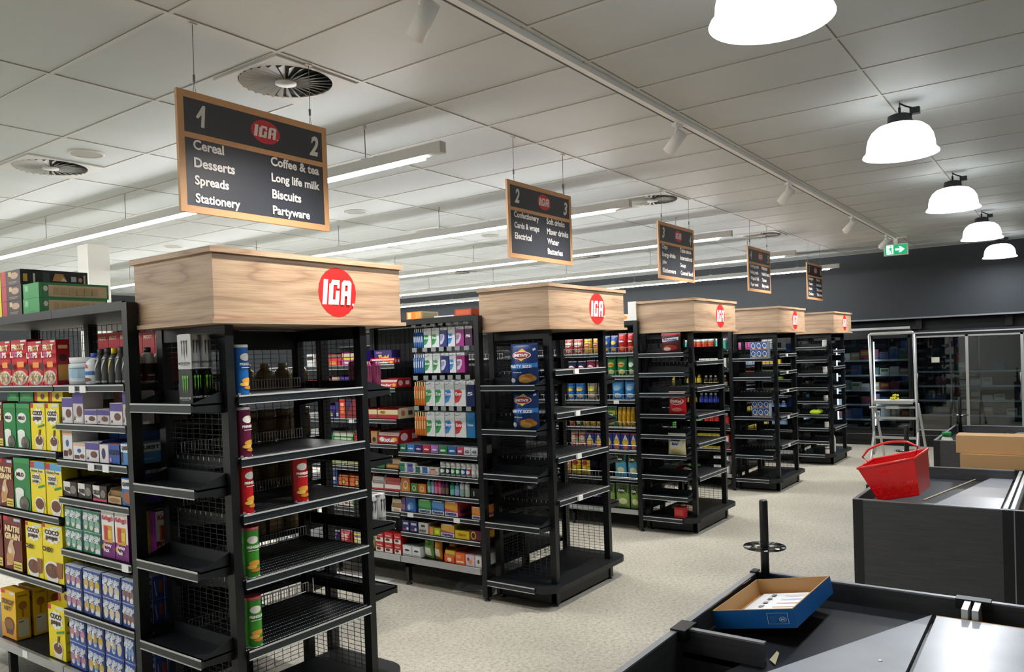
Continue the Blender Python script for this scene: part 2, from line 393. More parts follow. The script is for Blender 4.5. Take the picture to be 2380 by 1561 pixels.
# ceiling fittings
def diffuser(x, y, label):
    r = empty('air_diffuser', (x, y, CZ), label, 'air vent', 'swirl air vents in the ceiling'); z = CZ - .012; R = .265
    f = MB(); n = 48
    pts = [(x + .283 * max(-1, min(1, 1.5 * math.cos(2 * math.pi * k / n))), y + .283 * max(-1, min(1, 1.5 * math.sin(2 * math.pi * k / n)))) for k in range(n)]
    inn = [(x + R * math.cos(2 * math.pi * k / n), y + R * math.sin(2 * math.pi * k / n)) for k in range(n)]
    V = [(a, b_, z) for a, b_ in pts] + [(a, b_, z) for a, b_ in inn] + [(a, b_, CZ - .001) for a, b_ in pts] + [(a, b_, CZ - .002) for a, b_ in inn]
    F = []
    for k in range(n):
        j = (k + 1) % n; F += [(k, n + k, n + j, j), (k, j, 2 * n + j, 2 * n + k), (n + k, 3 * n + k, 3 * n + j, n + j)]
    f.add(V, F, OFFW); part('face_plate', f, r)
    part('plenum', MB().lathe([(R, 0), (0.001, 0)], (x, y, CZ - .003), mat('#1c2126', .8), n, 2, False), r)
    v = MB(); nb = 28
    for k in range(nb):
        a = 2 * math.pi * k / nb; a2 = a - .15
        def pt(rr, aa, zz): return (x + rr * math.cos(aa), y + rr * math.sin(aa), zz)
        v.add([pt(.06, a, z + .010), pt(R - .003, a, z + .010), pt(R - .006, a2, z - .012), pt(.06, a2 + .1, z - .006)], [(0, 1, 2, 3)], OFFW)
    part('swirl_blades', v, r); part('hub', MB().lathe([(.062, .004), (.06, -.012), (.001, -.014)], (x, y, z), OFFW, 24), r)
for x, y, t in [(1.055, .78, 'round swirl air vent in a ceiling tile near the one and two sign'), (1.055, 3.72, 'round swirl air vent in a ceiling tile above the cereal shelving'), (5.92, .78, 'round swirl air vent in a ceiling tile near the three and four sign'), (9.56, .78, 'round swirl air vent in a ceiling tile near the four and five sign'), (5.78, 3.77, 'round swirl air vent partly behind the second linear light'), (9.6, 3.8, 'round swirl air vent just under the third linear light'), (9.68, 6.7, 'round swirl air vent deep in the shop under the third linear light')]:
    diffuser(x, y, t)
for x, y, t in [(1.056, 3.14, 'round flush ceiling speaker beside the swirl vent above the cereals'), (4.116, 3.48, 'round flush ceiling speaker between the first and second linear lights'), (6.6, 3.51, 'round flush ceiling speaker just below the second linear light'), (4.07, 7.0, 'small round flush ceiling speaker deep in the shop')]:
    r = empty('ceiling_speaker', (x, y, CZ), t, 'speaker', 'flush ceiling speakers')
    part('bezel', MB().lathe([(.128, 0), (.128, -.006), (.115, -.012), (.108, -.008)], (x, y, CZ), OFFW, 32, 2, False), r)
    part('grille', MB().lathe([(.11, -.007), (.001, -.009)], (x, y, CZ), mat('#a9a9a0', .8), 32, 2, False), r)
# exit sign
x, y = 11.62, -.655
r = empty('exit_sign', (x, y, 3.37), 'green running-man exit sign with arrow hung below the ceiling', 'exit sign')
part('bracket', MB().box(x - .02, y - .03, 3.365, x + .02, y + .03, CZ, WHITE).box(x - .03, y - .16, CZ - .02, x + .03, y + .16, CZ, WHITE), r)
part('frame', MB().box(x - .02, y - .175, 3.19, x + .02, y + .175, 3.368, WHITE), r)
fn = face_fn((x - .02, y + .175, 3.19), (0, -.35, 0), (0, 0, .178), (-1, 0, 0))
G_, Wt = mat('#0b9a62', .5, 0, 1.1), mat('#eafff6', .5, 0, 1.4)
part('legend_panel', MB().decal([('r', .05, .08, .95, .92, G_), ('r', .12, .12, .40, .9, Wt), ('e', .29, .78, .03, .06, G_), ('p', G_, .24, .68, .32, .70, .33, .45, .26, .45), ('p', G_, .26, .47, .31, .47, .24, .30, .15, .26, .16, .2, .26, .26), ('p', G_, .29, .47, .33, .47, .36, .33, .34, .16, .30, .17, .32, .33), ('p', G_, .33, .68, .39, .56, .37, .53, .31, .62), ('p', G_, .24, .66, .19, .55, .21, .52, .27, .6), ('p', Wt, .48, .42, .68, .42, .62, .25, .70, .25, .86, .5, .70, .75, .62, .75, .68, .58, .48, .58)], fn), r)

# ================================================================= AISLE SIGNS
SIGN = [(.173, ('1', '2'), ['Cereal', 'Desserts', 'Spreads', 'Stationery'], ['Coffee & tea', 'Long life milk', 'Biscuits', 'Partyware']),
        (2.803, ('2', '3'), ['Confectionery', 'Cards & wraps', 'Electrical'], ['Soft drinks', 'Mixer drinks', 'Water', 'Batteries']),
        (5.387, ('3', '4'), ['Chips', 'Energy drinks', 'Juice', 'Kitchenware'], ['Table sauce', 'International', 'Soups', 'Canned food']),
        (8.047, ('4', '5'), ['Cooking needs', 'Baking needs', 'Wraps & foils', 'Paper towel'], ['Medicinal', 'Health & beauty', 'Tissues', 'Baby needs']),
        (10.77, ('5', '6'), ['Detergents', 'Cleaners', 'Napkins', 'Cardware'], ['Pet food', 'Insecticides', 'Toilet cleaners', 'Toilet tissue'])]
REDL, CH, OAK = '#dd2a33', mat('#383d47', .4, name='chalkboard_grey'), mat('#c79d72', .5, name='oak_edging')
def iga(fn, u, v, ru, rv, white='#fbf4f2', red=REDL):
    # red oval with slanted white block letters I G A
    sh = [('e', u, v, ru, rv, red)]
    def L(*q):
        out = ['p', white]
        for i in range(0, len(q), 2):
            a, b_ = q[i], q[i + 1]; out += [u + ru * (a + .12 * b_), v + rv * b_]
        return tuple(out)
    sh += [L(-.76, -.5, -.54, -.5, -.54, .5, -.76, .5),
           L(-.46, -.5, -.24, -.5, -.24, .34, -.46, .34), L(-.40, .30, .06, .30, .06, .5, -.34, .5), L(-.24, -.5, .08, -.5, .08, -.3, -.24, -.3), L(-.12, -.34, .08, -.34, .08, .06, -.12, .06), L(-.14, .10, .06, .10, .06, .3, -.14, .3) if 0 else L(-.06, .16, .06, .16, .06, .34, -.06, .34),
           L(.16, -.5, .36, -.5, .36, .5, .26, .5, .16, .38), L(.36, .3, .48, .3, .48, .5, .36, .5), L(.48, -.5, .68, -.5, .68, .40, .58, .5, .48, .5), L(.36, -.14, .48, -.14, .48, .06, .36, .06), ('e', u + ru * .76, v - rv * .48, ru * .05, rv * .05, white)]
    return sh
for i, (x, nums, lc, rc) in enumerate(SIGN):
    y, z0, w, h = .476, 2.557, .903, .578
    r = empty('aisle_sign', (x + w / 2, y, z0), f'hanging black aisle sign numbered {["one and two", "two and three", "three and four", "four and five", "five and six"][i]} with timber edge', 'sign', 'aisle signs')
    t = .033
    fr = MB().box(x, y, z0, x + t, y + .018, z0 + h, OAK).box(x + w - t, y, z0, x + w, y + .018, z0 + h, OAK).box(x + t, y, z0, x + w - t, y + .018, z0 + t, OAK).box(x + t, y, z0 + h - t, x + w - t, y + .018, z0 + h, OAK)
    fr.box(x + t, y, z0 + .355, x + w - t, y + .018, z0 + .355 + .026, OAK)
    part('edging', fr, r)
    part('board', MB().box(x + t - .002, y + .003, z0 + t - .002, x + w - t + .002, y + .017, z0 + h - t + .002, CH), r)
    fn = face_fn((x, y + .003, z0), (w, 0, 0), (0, 0, h), (0, -1, 0))
    WT = mat('#eceef0', .5)
    part('logo', MB().decal(iga(fn, .55, .815, .10, .105, '#e8e4e6', '#c93a44'), fn, .0007), r, 'red oval shop logo')
    t_ = MB(); sh = [('p', '#d9dadd', .108, .80, .118, .785, .142, .825, .136, .72, .156, .72, .166, .905, .150, .905) if nums[0] == '1' else ('t', nums[0], .14, .815, .07, .19, '#d9dadd', .25, .035), ('t', nums[1], .90, .80, .07, .19, '#d9dadd', .25, .035)]
    for col, u0 in ((lc, .085), (rc, .575)):
        dz = .148 if i == 0 else .138
        for q, s_ in enumerate(col):
            a = text_poly(s_, .03)[2]; hh = (.062 if max(s_.count(c_) for c_ in 'gpyj') else .062) ; desc = any(c_ in 'gpyj' for c_ in s_)
            H = .084 * (1.22 if desc else 1.0); wd = min(a * H * h / w * .98, .37)
            sh.append(('t', s_, u0 + wd / 2, .567 - q * dz - (.009 if desc else 0), wd, H, WT, 0, .03))
    part('lettering', t_.decal(sh, fn, .0007), r)
    for dx in (.10, .80):
        part('hanging_wire', MB().tube([(x + dx, y + .009, z0 + h + .05), (x + dx, y + .004, CZ)], .002, mat('#777976', .5), 5).tube([(x + dx - .012, y + .009, z0 + h - .025), (x + dx, y + .009, z0 + h + .05), (x + dx + .012, y + .009, z0 + h - .025)], .0015, mat('#777976', .5), 5).lathe([(.006, .0), (.006, .035)], (x + dx, y + .009, z0 + h + .05), mat('#6f7173', .4), 8).box(x + dx - .02, y - .006, CZ - .012, x + dx + .02, y + .012, CZ, OFFW), r)

# ================================================================= END DISPLAYS
XS = [0.0, 2.672, 5.258, 7.866, 10.444]; YS = [0.0, .058, .059, .041, .014]
WING = [[1.665, 1.30, .95, .575], [1.612, 1.29, .96, .60], [1.80, 1.605, 1.405, 1.195, .99, .79, .584, .38], [1.69, 1.45, 1.20, .955, .717, .465], [1.80, 1.605, 1.395, 1.185, .978, .772, .567, .367]]
FRONT = [[1.69, 1.412, 1.16, .87, .556], [1.71, 1.397, 1.075, .762], [1.708, 1.446, 1.167, .889, .556], [1.732, 1.511, 1.274, .934, .574], [1.742, 1.493, 1.186, .862, .556]]
RWING = [[1.672, 1.015, .885 + .0, .59], [1.612, 1.29, .96, .60], WING[2], WING[3], WING[4]]
RWING[0] = [1.672, 1.30, .94, .59]
EN = ['first', 'second', 'third', 'fourth', 'fifth']
def price_rail(m, axis, a, b, at, z, out, ht=.042):
    # axis 'x': rail runs a..b in x at y=at facing out(-1/+1); axis 'y' likewise
    def B(p, q, z0, z1, mt):
        lo, hi = sorted((at, at + out * q)); 
        if axis == 'x': m.box(a, lo, z0, b, hi, z1, mt)
        else: m.box(lo, a, z0, hi, b, z1, mt)
    B(0, .010, z - ht, z, RAIL); B(0, .014, z - .007, z, RLINE); B(0, .014, z - ht, z - ht + .004, RLINE)
    return m
def ticket(m, axis, c, at, z, out):
    w = .03
    lo, hi = sorted((at, at + out * .015))
    if axis == 'x': m.box(c - w, lo, z - .038, c + w, hi, z - .002, TAG)
    else: m.box(lo, c - w, z - .038, hi, c + w, z - .002, TAG)
    return m
def mesh_panel(m, axis, at, a, b, z0, z1, dv=.0235, dh=.052, t=.0022):
    n = int((z1 - z0) / dv)
    for i in range(n + 1):
        z = z0 + i * (z1 - z0) / n
        if axis == 'x': m.box(a, at - t / 2, z - t / 2, b, at + t / 2, z + t / 2, WIRE)
        else: m.box(at - t / 2, a, z - t / 2, at + t / 2, b, z + t / 2, WIRE)
    k_ = max(1, round((b - a) / dh))
    for i in range(k_ + 1):
        p = a + (b - a) * i / k_
        if axis == 'x': m.box(p - t / 2, at - t, z0, p + t / 2, at, z1, WIRE)
        else: m.box(at - t, p - t / 2, z0, at, p + t / 2, z1, WIRE)
    return m
def wing(X, Y, z, side, r):
    # small side shelf cantilevered off the frame; side -1 left, +1 right
    x0, x1 = (X - .036, X + .111) if side < 0 else (X + 1.13, X + .948)
    xo, xi = x0, x1; y0, y1 = Y + .115, Y + .58; s = MB()
    lo, hi = min(xo, xi), max(xo, xi)
    s.box(lo, y0, z - .012, hi, y1, z - .004, BLK2)
    for y in (y0, y1 - .003):
        s.prism([(xo, z - .036), (xo, z), (xi, z + .05), (xi, z - .05)] if side < 0 else [(xo, z - .036), (xi, z - .05), (xi, z + .05), (xo, z)], 1, y, y + .003, BLK2)
    s.box(*(sorted((xi, xi + side * .003))[0], y0, z - .01, sorted((xi, xi + side * .003))[1], y1, z + .05), BLK2)
    sh = part('side_shelf', s, r)
    part('price_rail', price_rail(MB(), 'y', y0, y1 + .017, xo, z, side), sh)
for i, (X, Y) in enumerate(zip(XS, YS)):
    r = empty('end_display', (X + .58, Y + .35, 0), f'black wire end display with wood-look header under the {["one and two", "two and three", "three and four", "four and five", "five and six"][i]} sign', 'end display', 'end displays with wood-look headers')
    # frame posts
    for nm, xa, ya in (('f', .112, .085), ('f', .905, .085), ('b', .112, .585), ('b', .905, .585)):
        part('post', MB().box(X + xa, Y + ya, .02, X + xa + .042, Y + ya + .05, 2.0, BLK), r)
    tb = MB()
    tb.box(X + .118, Y + .09, 1.94, X + .155, Y + .63, 2.0, BLK).box(X + .905, Y + .09, 1.94, X + .945, Y + .63, 2.0, BLK).box(X + .118, Y + .60, 1.90, X + .945, Y + .63, 2.0, BLK)
    part('top_frame', tb, r)
    part('wire_panel', mesh_panel(MB(), 'y', X + .133, Y + .135, Y + .585, .19, 1.94), r)
    part('wire_panel', mesh_panel(MB(), 'y', X + .926, Y + .135, Y + .585, .19, 1.94), r)
    part('wire_panel', mesh_panel(MB(), 'x', Y + .61, X + .155, X + .905, .19, 1.90), r)
    # deck
    d = MB(); R = .13; a0, a1, b0, b1 = X - .036, X + 1.13, Y + .03, Y + .597
    pts = [(a0, b1)] + [(a0 + R - R * math.cos(q), b0 + R - R * math.sin(q)) for q in [k_ * math.pi / 12 for k_ in range(7)]] + [(a1 - R + R * math.sin(q), b0 + R - R * math.cos(q)) for q in [k_ * math.pi / 12 for k_ in range(7)]] + [(a1, b1)]
    d.prism(pts, 2, .125, .163, BLK2)
    dk = part('deck', d, r)
    part('price_rail', price_rail(MB(), 'y', Y + .175, Y + .597, a0, .164, -1), dk)
    part('kick_plate', MB().box(X + .112, Y + .095, .022, X + .95, Y + .60, .125, BLK2), r)
    for fx, fy in ((.125, .11), (.935, .11), (.125, .58), (.935, .58)):
        part('levelling_foot', MB().lathe([(.02, 0), (.02, .006), (.007, .010), (.007, .03)], (X + fx, Y + fy, 0), BLK, 12), r)
    # front shelves
    for j, z in enumerate(FRONT[i]):
        s = MB().box(X + .155, Y + .078, z - .024, X + .905, Y + .57, z - .006, PERF)
        for xx in (X + .158, X + .899):
            s.prism([(Y + .08, z - .03), (Y + .58, z - .1), (Y + .58, z - .006), (Y + .08, z - .006)], 0, xx, xx + .003, BLK2)
        s_ = part('shelf', s, r)
        rl = price_rail(MB(), 'x', X + .156, X + .893, Y + .076, z, -1)
        if i in (1, 3): ticket(rl, 'x', X + .42, Y + .06, z, -1)
        part('price_rail', rl, s_)
        if i in (0, 2, 4):
            f = MB(); y = Y + .555
            f.tube([(X + .17, y, z + .052), (X + .89, y, z + .052)], .0022, CHROME, 4).tube([(X + .17, y, z + .004), (X + .89, y, z + .004)], .0022, CHROME, 4)
            for q in range(41): f.box(X + .17 + .018 * q - .0014, y - .0014, z, X + .17 + .018 * q + .0014, y + .0014, z + .052, CHROME)
            part('back_fence', f, s_)
    for z in WING[i]: wing(X, Y, z, -1, r)
    for z in RWING[i]: wing(X, Y, z, 1, r)
    # header
    h = MB().box(X + .018, Y + .015, 2.02, X + 1.14, Y + .635, 2.305, WOOD)
    hd = part('header', h, r)
    part('cap_board', MB().box(X, Y, 2.302, X + 1.157, Y + .64, 2.326, WOOD), hd)
    part('bottom_board', MB().box(X + .0, Y, 2.002, X + 1.165, Y + .598, 2.021, WOOD), hd)
    fn = face_fn((X + .018, Y + .015, 2.02), (1.122, 0, 0), (0, 0, .285), (0, -1, 0))
    part('logo', MB().decal(iga(fn, .61, .50, .108, .425, '#fbf1f4', '#f02420'), fn, .0009), hd, 'red oval shop logo')

# ================================================================= GONDOLA SHELVING
BAYS = [[(.645, 1.345), (1.345, 2.15), (2.15, 2.95)]] + [[(.705 + YS[i] - .058, 1.525), (1.525, 2.35), (2.35, 3.15)] for i in range(1, 5)]
LEV = {(0, 0): [1.752, 1.558, 1.372, 1.18, .912, .60], (0, 1): [1.752, 1.408, 1.068, .712], (0, 2): [1.752, 1.408, 1.068, .712],
       (1, 0): [1.085, .915, .763, .603, .44], (1, 1): [1.79, 1.597, 1.342, 1.14, .935, .757, .585], (1, 2): [1.79, 1.597, 1.342, 1.14, .935, .757, .585],
       (2, 0): [1.815, 1.577, 1.331, 1.05, .811, .530], (2, 1): [1.815, 1.577, 1.331, 1.05, .811, .530]}
DEF = [1.80, 1.56, 1.31, 1.06, .80, .53]
BASEZ = [.30, .242, .212, .21, .21]
NM = ['cereal', 'sweets', 'chip', 'sauce', 'tissue']
RIGHT = {0: [1.655, 1.40, 1.15, .90, .62]}
def shelf_part(r, xc, xf, y0, y1, z, side, base=False, tickets=(), lip=None):
    lo, hi = sorted((xc, xf)); s = MB().box(lo, y0 + .004, z - .03, hi, y1 - .004, z - .003, BLK2)
    for y in (y0 + .006, y1 - .009):
        s.prism([(xf, z - .03), (xc, z - .031), (xc, z - .006), (xf, z - .006)] if side < 0 else [(xf, z - .03), (xf, z - .006), (xc, z - .006), (xc, z - .031)], 1, y, y + .003, BLK2)
    o = part('base_shelf' if base else 'shelf', s, r)
    m = MB()
    if base: m.box(*( sorted((xf, xf + side * .02))[0], y0 + .003, z - .045, sorted((xf, xf + side * .02))[1], y1 - .003, z + .001), SILV)
    else: price_rail(m, 'y', y0 + .004, y1 - .004, xf, z, side, .034)
    for t in tickets: ticket(m, 'y', t, xf + side * (.008 if base else 0), z, side)
    part('price_rail', m, o)
    if lip:
        w = MB(); x = xf - side * .01
        for zz in (z + .055, z + .004): w.tube([(x, y0 + .01, zz), (x, y1 - .01, zz)], .0022, CHROME, 4)
        n = int((y1 - y0) / .04)
        for q in range(n): w.box(x - .0013, y0 + .02 + q * .04, z, x + .0013, y0 + .0226 + q * .04, z + .055, CHROME)
        part('wire_lip', w, o)
TK = {(0, 0, 0): [1.14, 1.03], (0, 0, 2): [.98, .84], (0, 0, 4): [.70], (1, 0, 3): [1.41, .93], (1, 1, 2): [2.05], (2, 0, 2): [.92]}
for i, (X, Y) in enumerate(zip(XS, YS)):
    xl, xr, xc = X - .036, X + 1.13, X + .55
    for j, (y0, y1) in enumerate(BAYS[i]):
        y1 -= .003
        nm = f'{["nearest bay", "middle bay", "deep bay"][j] if 0 else ["end bay", "second bay", "third bay"][j]}'
        r = empty('shelf_bay', (xc, y0, 0), f'black two-sided shelving, {nm} of the {NM[i]} run behind its end display', 'shelving', 'double-sided shelving bays')
        up = MB().box(xc - .03, y0, .03, xc + .03, y0 + .035, 2.13, BLK).box(xc - .03, y1 - .02, .03, xc + .03, y1, 2.13, BLK)
        part('upright', up, r)
        bp = mesh_panel(MB(), 'y', xc - .006, y0 + .04, y1 - .025, .25, 2.1, .07 if i == 1 else .05, .06, .003)
        if i: bp.box(xc - .002, y0 + .04, .25, xc + .002, y1 - .025, 2.1 if (i, j) == (1, 1) or i == 2 else 1.75, BLK2)  # dark sheet added behind the wire mesh so the shelf gaps go dark
        else: bp.box(xc - .002, y0 + .04, .25, xc + .002, y1 - .025, 1.78, BLK2)  # same added dark sheet, open mesh left above it
        part('back_mesh_dark_sheet', bp, r)
        t = MB().box(xl + .01, y0, 2.112, xr - .01, y1, 2.13, BLK2)
        tp = part('top_shelf', t, r)
        part('fascia', MB().box(xl - .004, y0, 2.095, xl + .012, y1, 2.138, BLK).box(xr - .012, y0, 2.095, xr + .004, y1, 2.138, BLK), tp)
        lv = LEV.get((i, j), DEF)
        for q, z in enumerate(lv): shelf_part(r, xc - .03, xl, y0, y1, z, -1, False, TK.get((i, j, q), ()), lip=(i == 2))
        for q, z in enumerate(RIGHT.get(i, DEF)): shelf_part(r, xc + .03, xr, y0, y1, z, 1)
        bz = BASEZ[i]
        shelf_part(r, xc - .03, xl - .004, y0, y1, bz, -1, True, [1.78] if (i, j) == (0, 1) else ()); shelf_part(r, xc + .03, xr + .004, y0, y1, bz, 1, True)
        if j == 0:
            for x in (xl - .008, xr - .045):
                e = part('end_post', MB().box(x, y0 - .045, .03, x + .053, y0, 2.13 if x < xc else 1.998, BLK), r)
                part('levelling_foot', MB().lathe([(.024, 0), (.024, .006), (.008, .012), (.008, .032)], (x + .026, y0 - .022, 0), BLK, 12), e)
        for x in (xl + .03, xr - .07):
            e = part('leg', MB().box(x, y1 - .03, .03, x + .04, y1 + .0, bz - .04, BLK).box(min(x, xc), y1 - .03, bz - .1, max(x, xc), y1, bz - .045, BLK), r)
            part('levelling_foot', MB().lathe([(.024, 0), (.024, .006), (.008, .012), (.008, .032)], (x + .02, y1 - .015, 0), BLK, 12), e)
# ================================================================= CHECKOUT COUNTERS
CT = .88
EDGE = mat('#8f9194', .35, .3, name='counter_edge_trim')
POSTB = mat('#141517', .45, name='counter_corner_black')
def counter(x0, x1, label, shape):
    y1, y0 = -1.80, -3.55; t = .022; dz = .80
    r = empty('checkout_counter', (x0, y1, 0), label, 'checkout counter', 'checkout counters')
    ORI[r.name] = (x0, y1, 0)
    # shell walls with rim
    def wall(nm, *b): return part(nm, MB().box(*b, LAM), r)
    wall('end_panel', x0, y0, .0, x0 + t, y1 - .055, CT - .006)
    wall('side_panel', x0 + .0, y1 - t, .0, x1, y1, CT - .006)
    wall('end_panel', x1 - t, y0, 0, x1, y1 - t, CT - .006)
    part('rim', MB().box(x0, y1 - t, CT - .006, x1, y1, CT, EDGE).box(x0, y0, CT - .006, x0 + t, y1 - t, CT, EDGE).box(x1 - t, y0, CT - .006, x1, y1 - t, CT, EDGE), r)
    part('corner_post', MB().box(x0 - .002, y1 - .055, 0, x0 + .03, y1 + .001, CT - .004, POSTB), r)
    part('corner_post', MB().box(x0 - .002, -2.685, 0, x0 + .03, -2.575, CT - .004, POSTB).box(x0 - .003, -2.634, 0, x0 - .0015, -2.628, CT - .004, EDGE), r)
    part('corner_cap', MB().box(x1 - .05, y1 - .0225, CT - .03, x1 + .002, y1 + .003, CT + .006, BLK), r)
    # divider rails of the joint between two modules
    xd = x1 - .02
    xa = xd - .135 if shape else x0 + .02
    part('joint_rail', MB().box(xa, -2.600, dz - .02, xd, -2.580, CT + .002, ALU), r); part('joint_rail', MB().box(xa, -2.632, dz - .02, xd, -2.612, CT + .002, ALU), r)
    part('corner_cap', MB().box(x1 - .045, -2.66, CT - .03, x1 + .003, -2.55, CT + .006, BLK), r)
    # black deck board and grey boards
    if shape:
        part('deck', MB().prism([(x0 + .74, y1 - t), (x0 + .74, -2.03), (x0 + .30, -1.905), (x0 + t, -1.84), (x0 + t, y0 + .02), (x1 - t, y0 + .02), (x1 - t, y1 - t)], 2, dz - .02, dz, mat('#232427', .3, name='black_deck_board')), r)
        part('tray_floor', MB().box(x0 + t, -2.2, .69, x0 + .74, y1 - t, .70, mat('#33363a', .3)), r)
        part('tray_divider', MB().box(x0 + .74, -2.10, .70, x0 + .762, y1 - t, CT - .006, LAM).box(x0 + .74, -2.10, CT - .006, x0 + .762, y1 - t, CT, EDGE).box(x0 + .70, -1.85, CT - .035, x0 + .80, y1 + .003, CT + .006, BLK), r)
        gb = MB().prism([(x1 - .055, -2.475), (x0 + .20, -1.925), (x0 + t, -1.86), (x0 + t, -2.495)], 2, dz, dz + .016, LAMG)
        gb.lathe([(.007, 0), (.005, .003)], (x0 + .94, -2.402, dz + .016), ALU, 12)
        part('bagging_board', gb, r, 'light grey board with a screw')
        part('bagging_board', MB().prism([(x1 - .165, -2.505), (x0 + t, -2.53), (x0 + t, y0 + .03), (x1 - .165, y0 + .03)], 2, dz + .03, dz + .048, LAMG).prism([(x1 - .165, -2.503), (x1 - .16, -2.503), (x1 - .16, y0 + .03), (x1 - .165, y0 + .03)], 2, dz + .03, dz + .0485, CARD), r)
    else:
        part('deck', MB().box(x0 + t, y0 + .02, dz - .02, x1 - t, y1 - t, dz, mat('#232427', .3, name='black_deck_board')), r)
        part('edge_strip', MB().prism([(x0 + .55, -2.10), (x1 - t, -2.30), (x1 - t, -2.315), (x0 + .55, -2.115)], 2, dz, dz + .004, mat('#a59a78', .6)), r)
        part('bagging_board', MB().prism([(x0 + t, -2.135), (x1 - t, -2.40), (x1 - t, -2.54), (x0 + t, -2.54)], 2, dz, dz + .016, LAMG), r)
        part('bagging_board', MB().prism([(x0 + t, -2.66), (x1 - t, -2.66), (x1 - t, y0 + .03), (x0 + t, y0 + .03)], 2, dz, dz + .016, LAMG), r)
    return r
counter(-.21, 1.335, 'unfinished charcoal checkout counter with the blue cardboard tray on it', True)
counter(3.134, 4.69, 'unfinished charcoal checkout counter with the red basket in its corner', False)
counter(6.46, 8.05, 'charcoal checkout counter beyond the brown cartons near the fridges', False)
def lane_pole(x, y, label, z0=.8005):
    r = empty('lane_pole', (x, y, z0), label, 'pole', 'lane poles on the checkout corners')
    part('pole', MB().lathe([(.017, 0), (.017, 1.185 - z0), (.014, 1.19 - z0)], (x, y, z0), BLK, 20), r)
    part('collar', MB().lathe([(.03, 0), (.03, .008)], (x, y, .985), mat('#2a2c2e', .4), 20), r)
    part('acrylic_disc', MB().lathe([(.02, 0), (.084, 0), (.086, .003), (.084, .006), (.02, .006)], (x, y, .993), CLEAR, 40, 2, False), r)
lane_pole(1.285, -1.862, 'black pole with clear disc on the checkout counter beside the blue tray')
lane_pole(4.64, -1.862, 'black pole with clear disc behind the red basket')
lane_pole(8.0, -1.862, 'black pole with clear disc near the green-lidded bottle')
# ---------------------------------------------------------------- blue tray with price sheets
bx = bpy.data.objects.new('cardboard_tray', None); COL.objects.link(bx)
BL = mat('#0c6cbd', .45, name='blue_print')
def tilted(name, cx, cy, cz, rz, tilt, label, cat):
    o = empty(name, (0, 0, 0), label, cat); ORI[o.name] = (0, 0, 0); return o
bpy.data.objects.remove(bx)
tb_ = empty('cardboard_tray', (0, 0, 0), 'open blue cardboard tray with brown inside resting on the checkout counter rim', 'cardboard tray'); ORI[tb_.name] = (0, 0, 0)
w, d, h, t = .455, .295, .066, .004
wb = MB().box(0, 0, 0, w, d, t, CARD)
part('base', wb, tb_)
for nm, bxs in (('wall', [(0, 0, 0, w, t, h)]), ('wall', [(0, d - t, 0, w, d, h)]), ('wall', [(0, t, 0, t, d - t, h)]), ('wall', [(w - t, t, 0, w, d - t, h)])):
    m = MB()
    for q in bxs: m.box(*q, CARD)
    x0, y0_, z0, x1, y1_, z1 = bxs[0]
    if x1 - x0 > y1_ - y0_:
        yy = y0_ - .0006 if y0_ < .1 else y1_ + .0006
        m.add([(0, yy, 0), (w, yy, 0), (w, yy, h - .002), (0, yy, h - .002)], [(0, 1, 2, 3)], BL)
        if y0_ > .1:
            for a in (.1, .3): m.tube([(a, y0_ - .001, .085), (a + .09, y0_ - .001, .085)], .0012, mat('#a88350', .8), 4)
    else:
        xx = x0 - .0006 if x0 < .1 else x1 + .0006
        m.add([(xx, 0, 0), (xx, d, 0), (xx, d, h - .002), (xx, 0, h - .002)], [(0, 1, 2, 3)], BL)
        if x0 < .1:
            fn = face_fn((xx, d, 0), (0, -d, 0), (0, 0, h), (-1, 0, 0)); o_ = '#dbe9f4'
            m.decal([('r', .68, .22, .925, .235, o_), ('r', .68, .78, .925, .795, o_), ('r', .677, .22, .683, .795, o_), ('r', .922, .22, .928, .795, o_), ('e', .86, .46, .045, .135, o_), ('e', .86, .46, .037, .112, '#0c6cbd'), ('t', 'M', .86, .46, .045, .11, o_, 0, .04)] + [('r', .71, .33 + .06 * k_, .79, .345 + .06 * k_, '#5d94c8') for k_ in range(6)], fn, .0005)
    part(nm, m, tb_)
tb_.location = (.655, -2.085, .835)
tb_.rotation_euler = (math.radians(0), math.radians(2.5), math.radians(0))
tb_.rotation_mode = 'XYZ'
def set_axes(o, origin, ax, ay):
    ax = Vector(ax).normalized(); ay = Vector(ay); ay = (ay - ax * ay.dot(ax)).normalized(); az = ax.cross(ay)
    o.matrix_world = Matrix(((ax.x, ay.x, az.x, origin[0]), (ax.y, ay.y, az.y, origin[1]), (ax.z, ay.z, az.z, origin[2]), (0, 0, 0, 1)))
set_axes(tb_, (.772, -2.134, .861), (.9996, -.021, .0), (.0239, .9782, -.19))
ps = MB().box(0, 0, 0, .36, .235, .006, mat('#f6f6f4', .7))
cs = ['#d9586a', '#8a8fd0', '#c9a05a', '#5a5f66']
fn = face_fn((0, 0, .006), (.36, 0, 0), (0, .235, 0), (0, 0, 1))
sh = [('r', .03, .05, .05, .95, '#a86aa8'), ('r', .065, .05, .072, .95, '#5566b0')]
for a in range(6): sh += [('r', .14 + a * .14, .15, .24 + a * .14, .17, cs[a % 3]), ('r', .14 + a * .14, .15, .155 + a * .14, .55, cs[a % 3]), ('r', .15 + a * .14, .72, .22 + a * .14, .80, '#8c9094')]
ps.decal(sh, fn, .0003)
o = link('price_sheet', ps.mesh('price_sheet')); tag(o, 'stack of white printed price sheets lying inside the blue tray', 'paper')
o.matrix_world = tb_.matrix_world @ Matrix.Translation((.07, .03, .0065))
off = MB().prism([(0, 0), (.10, .018), (.115, .03), (.03, .028)], 2, 0, .003, mat('#b9b08c', .7))
o = link('board_offcut', off.mesh('board_offcut'), None, (.56, -2.125, .8035)); tag(o, 'small pale board offcut on the black deck beside the tray divider', 'offcut')

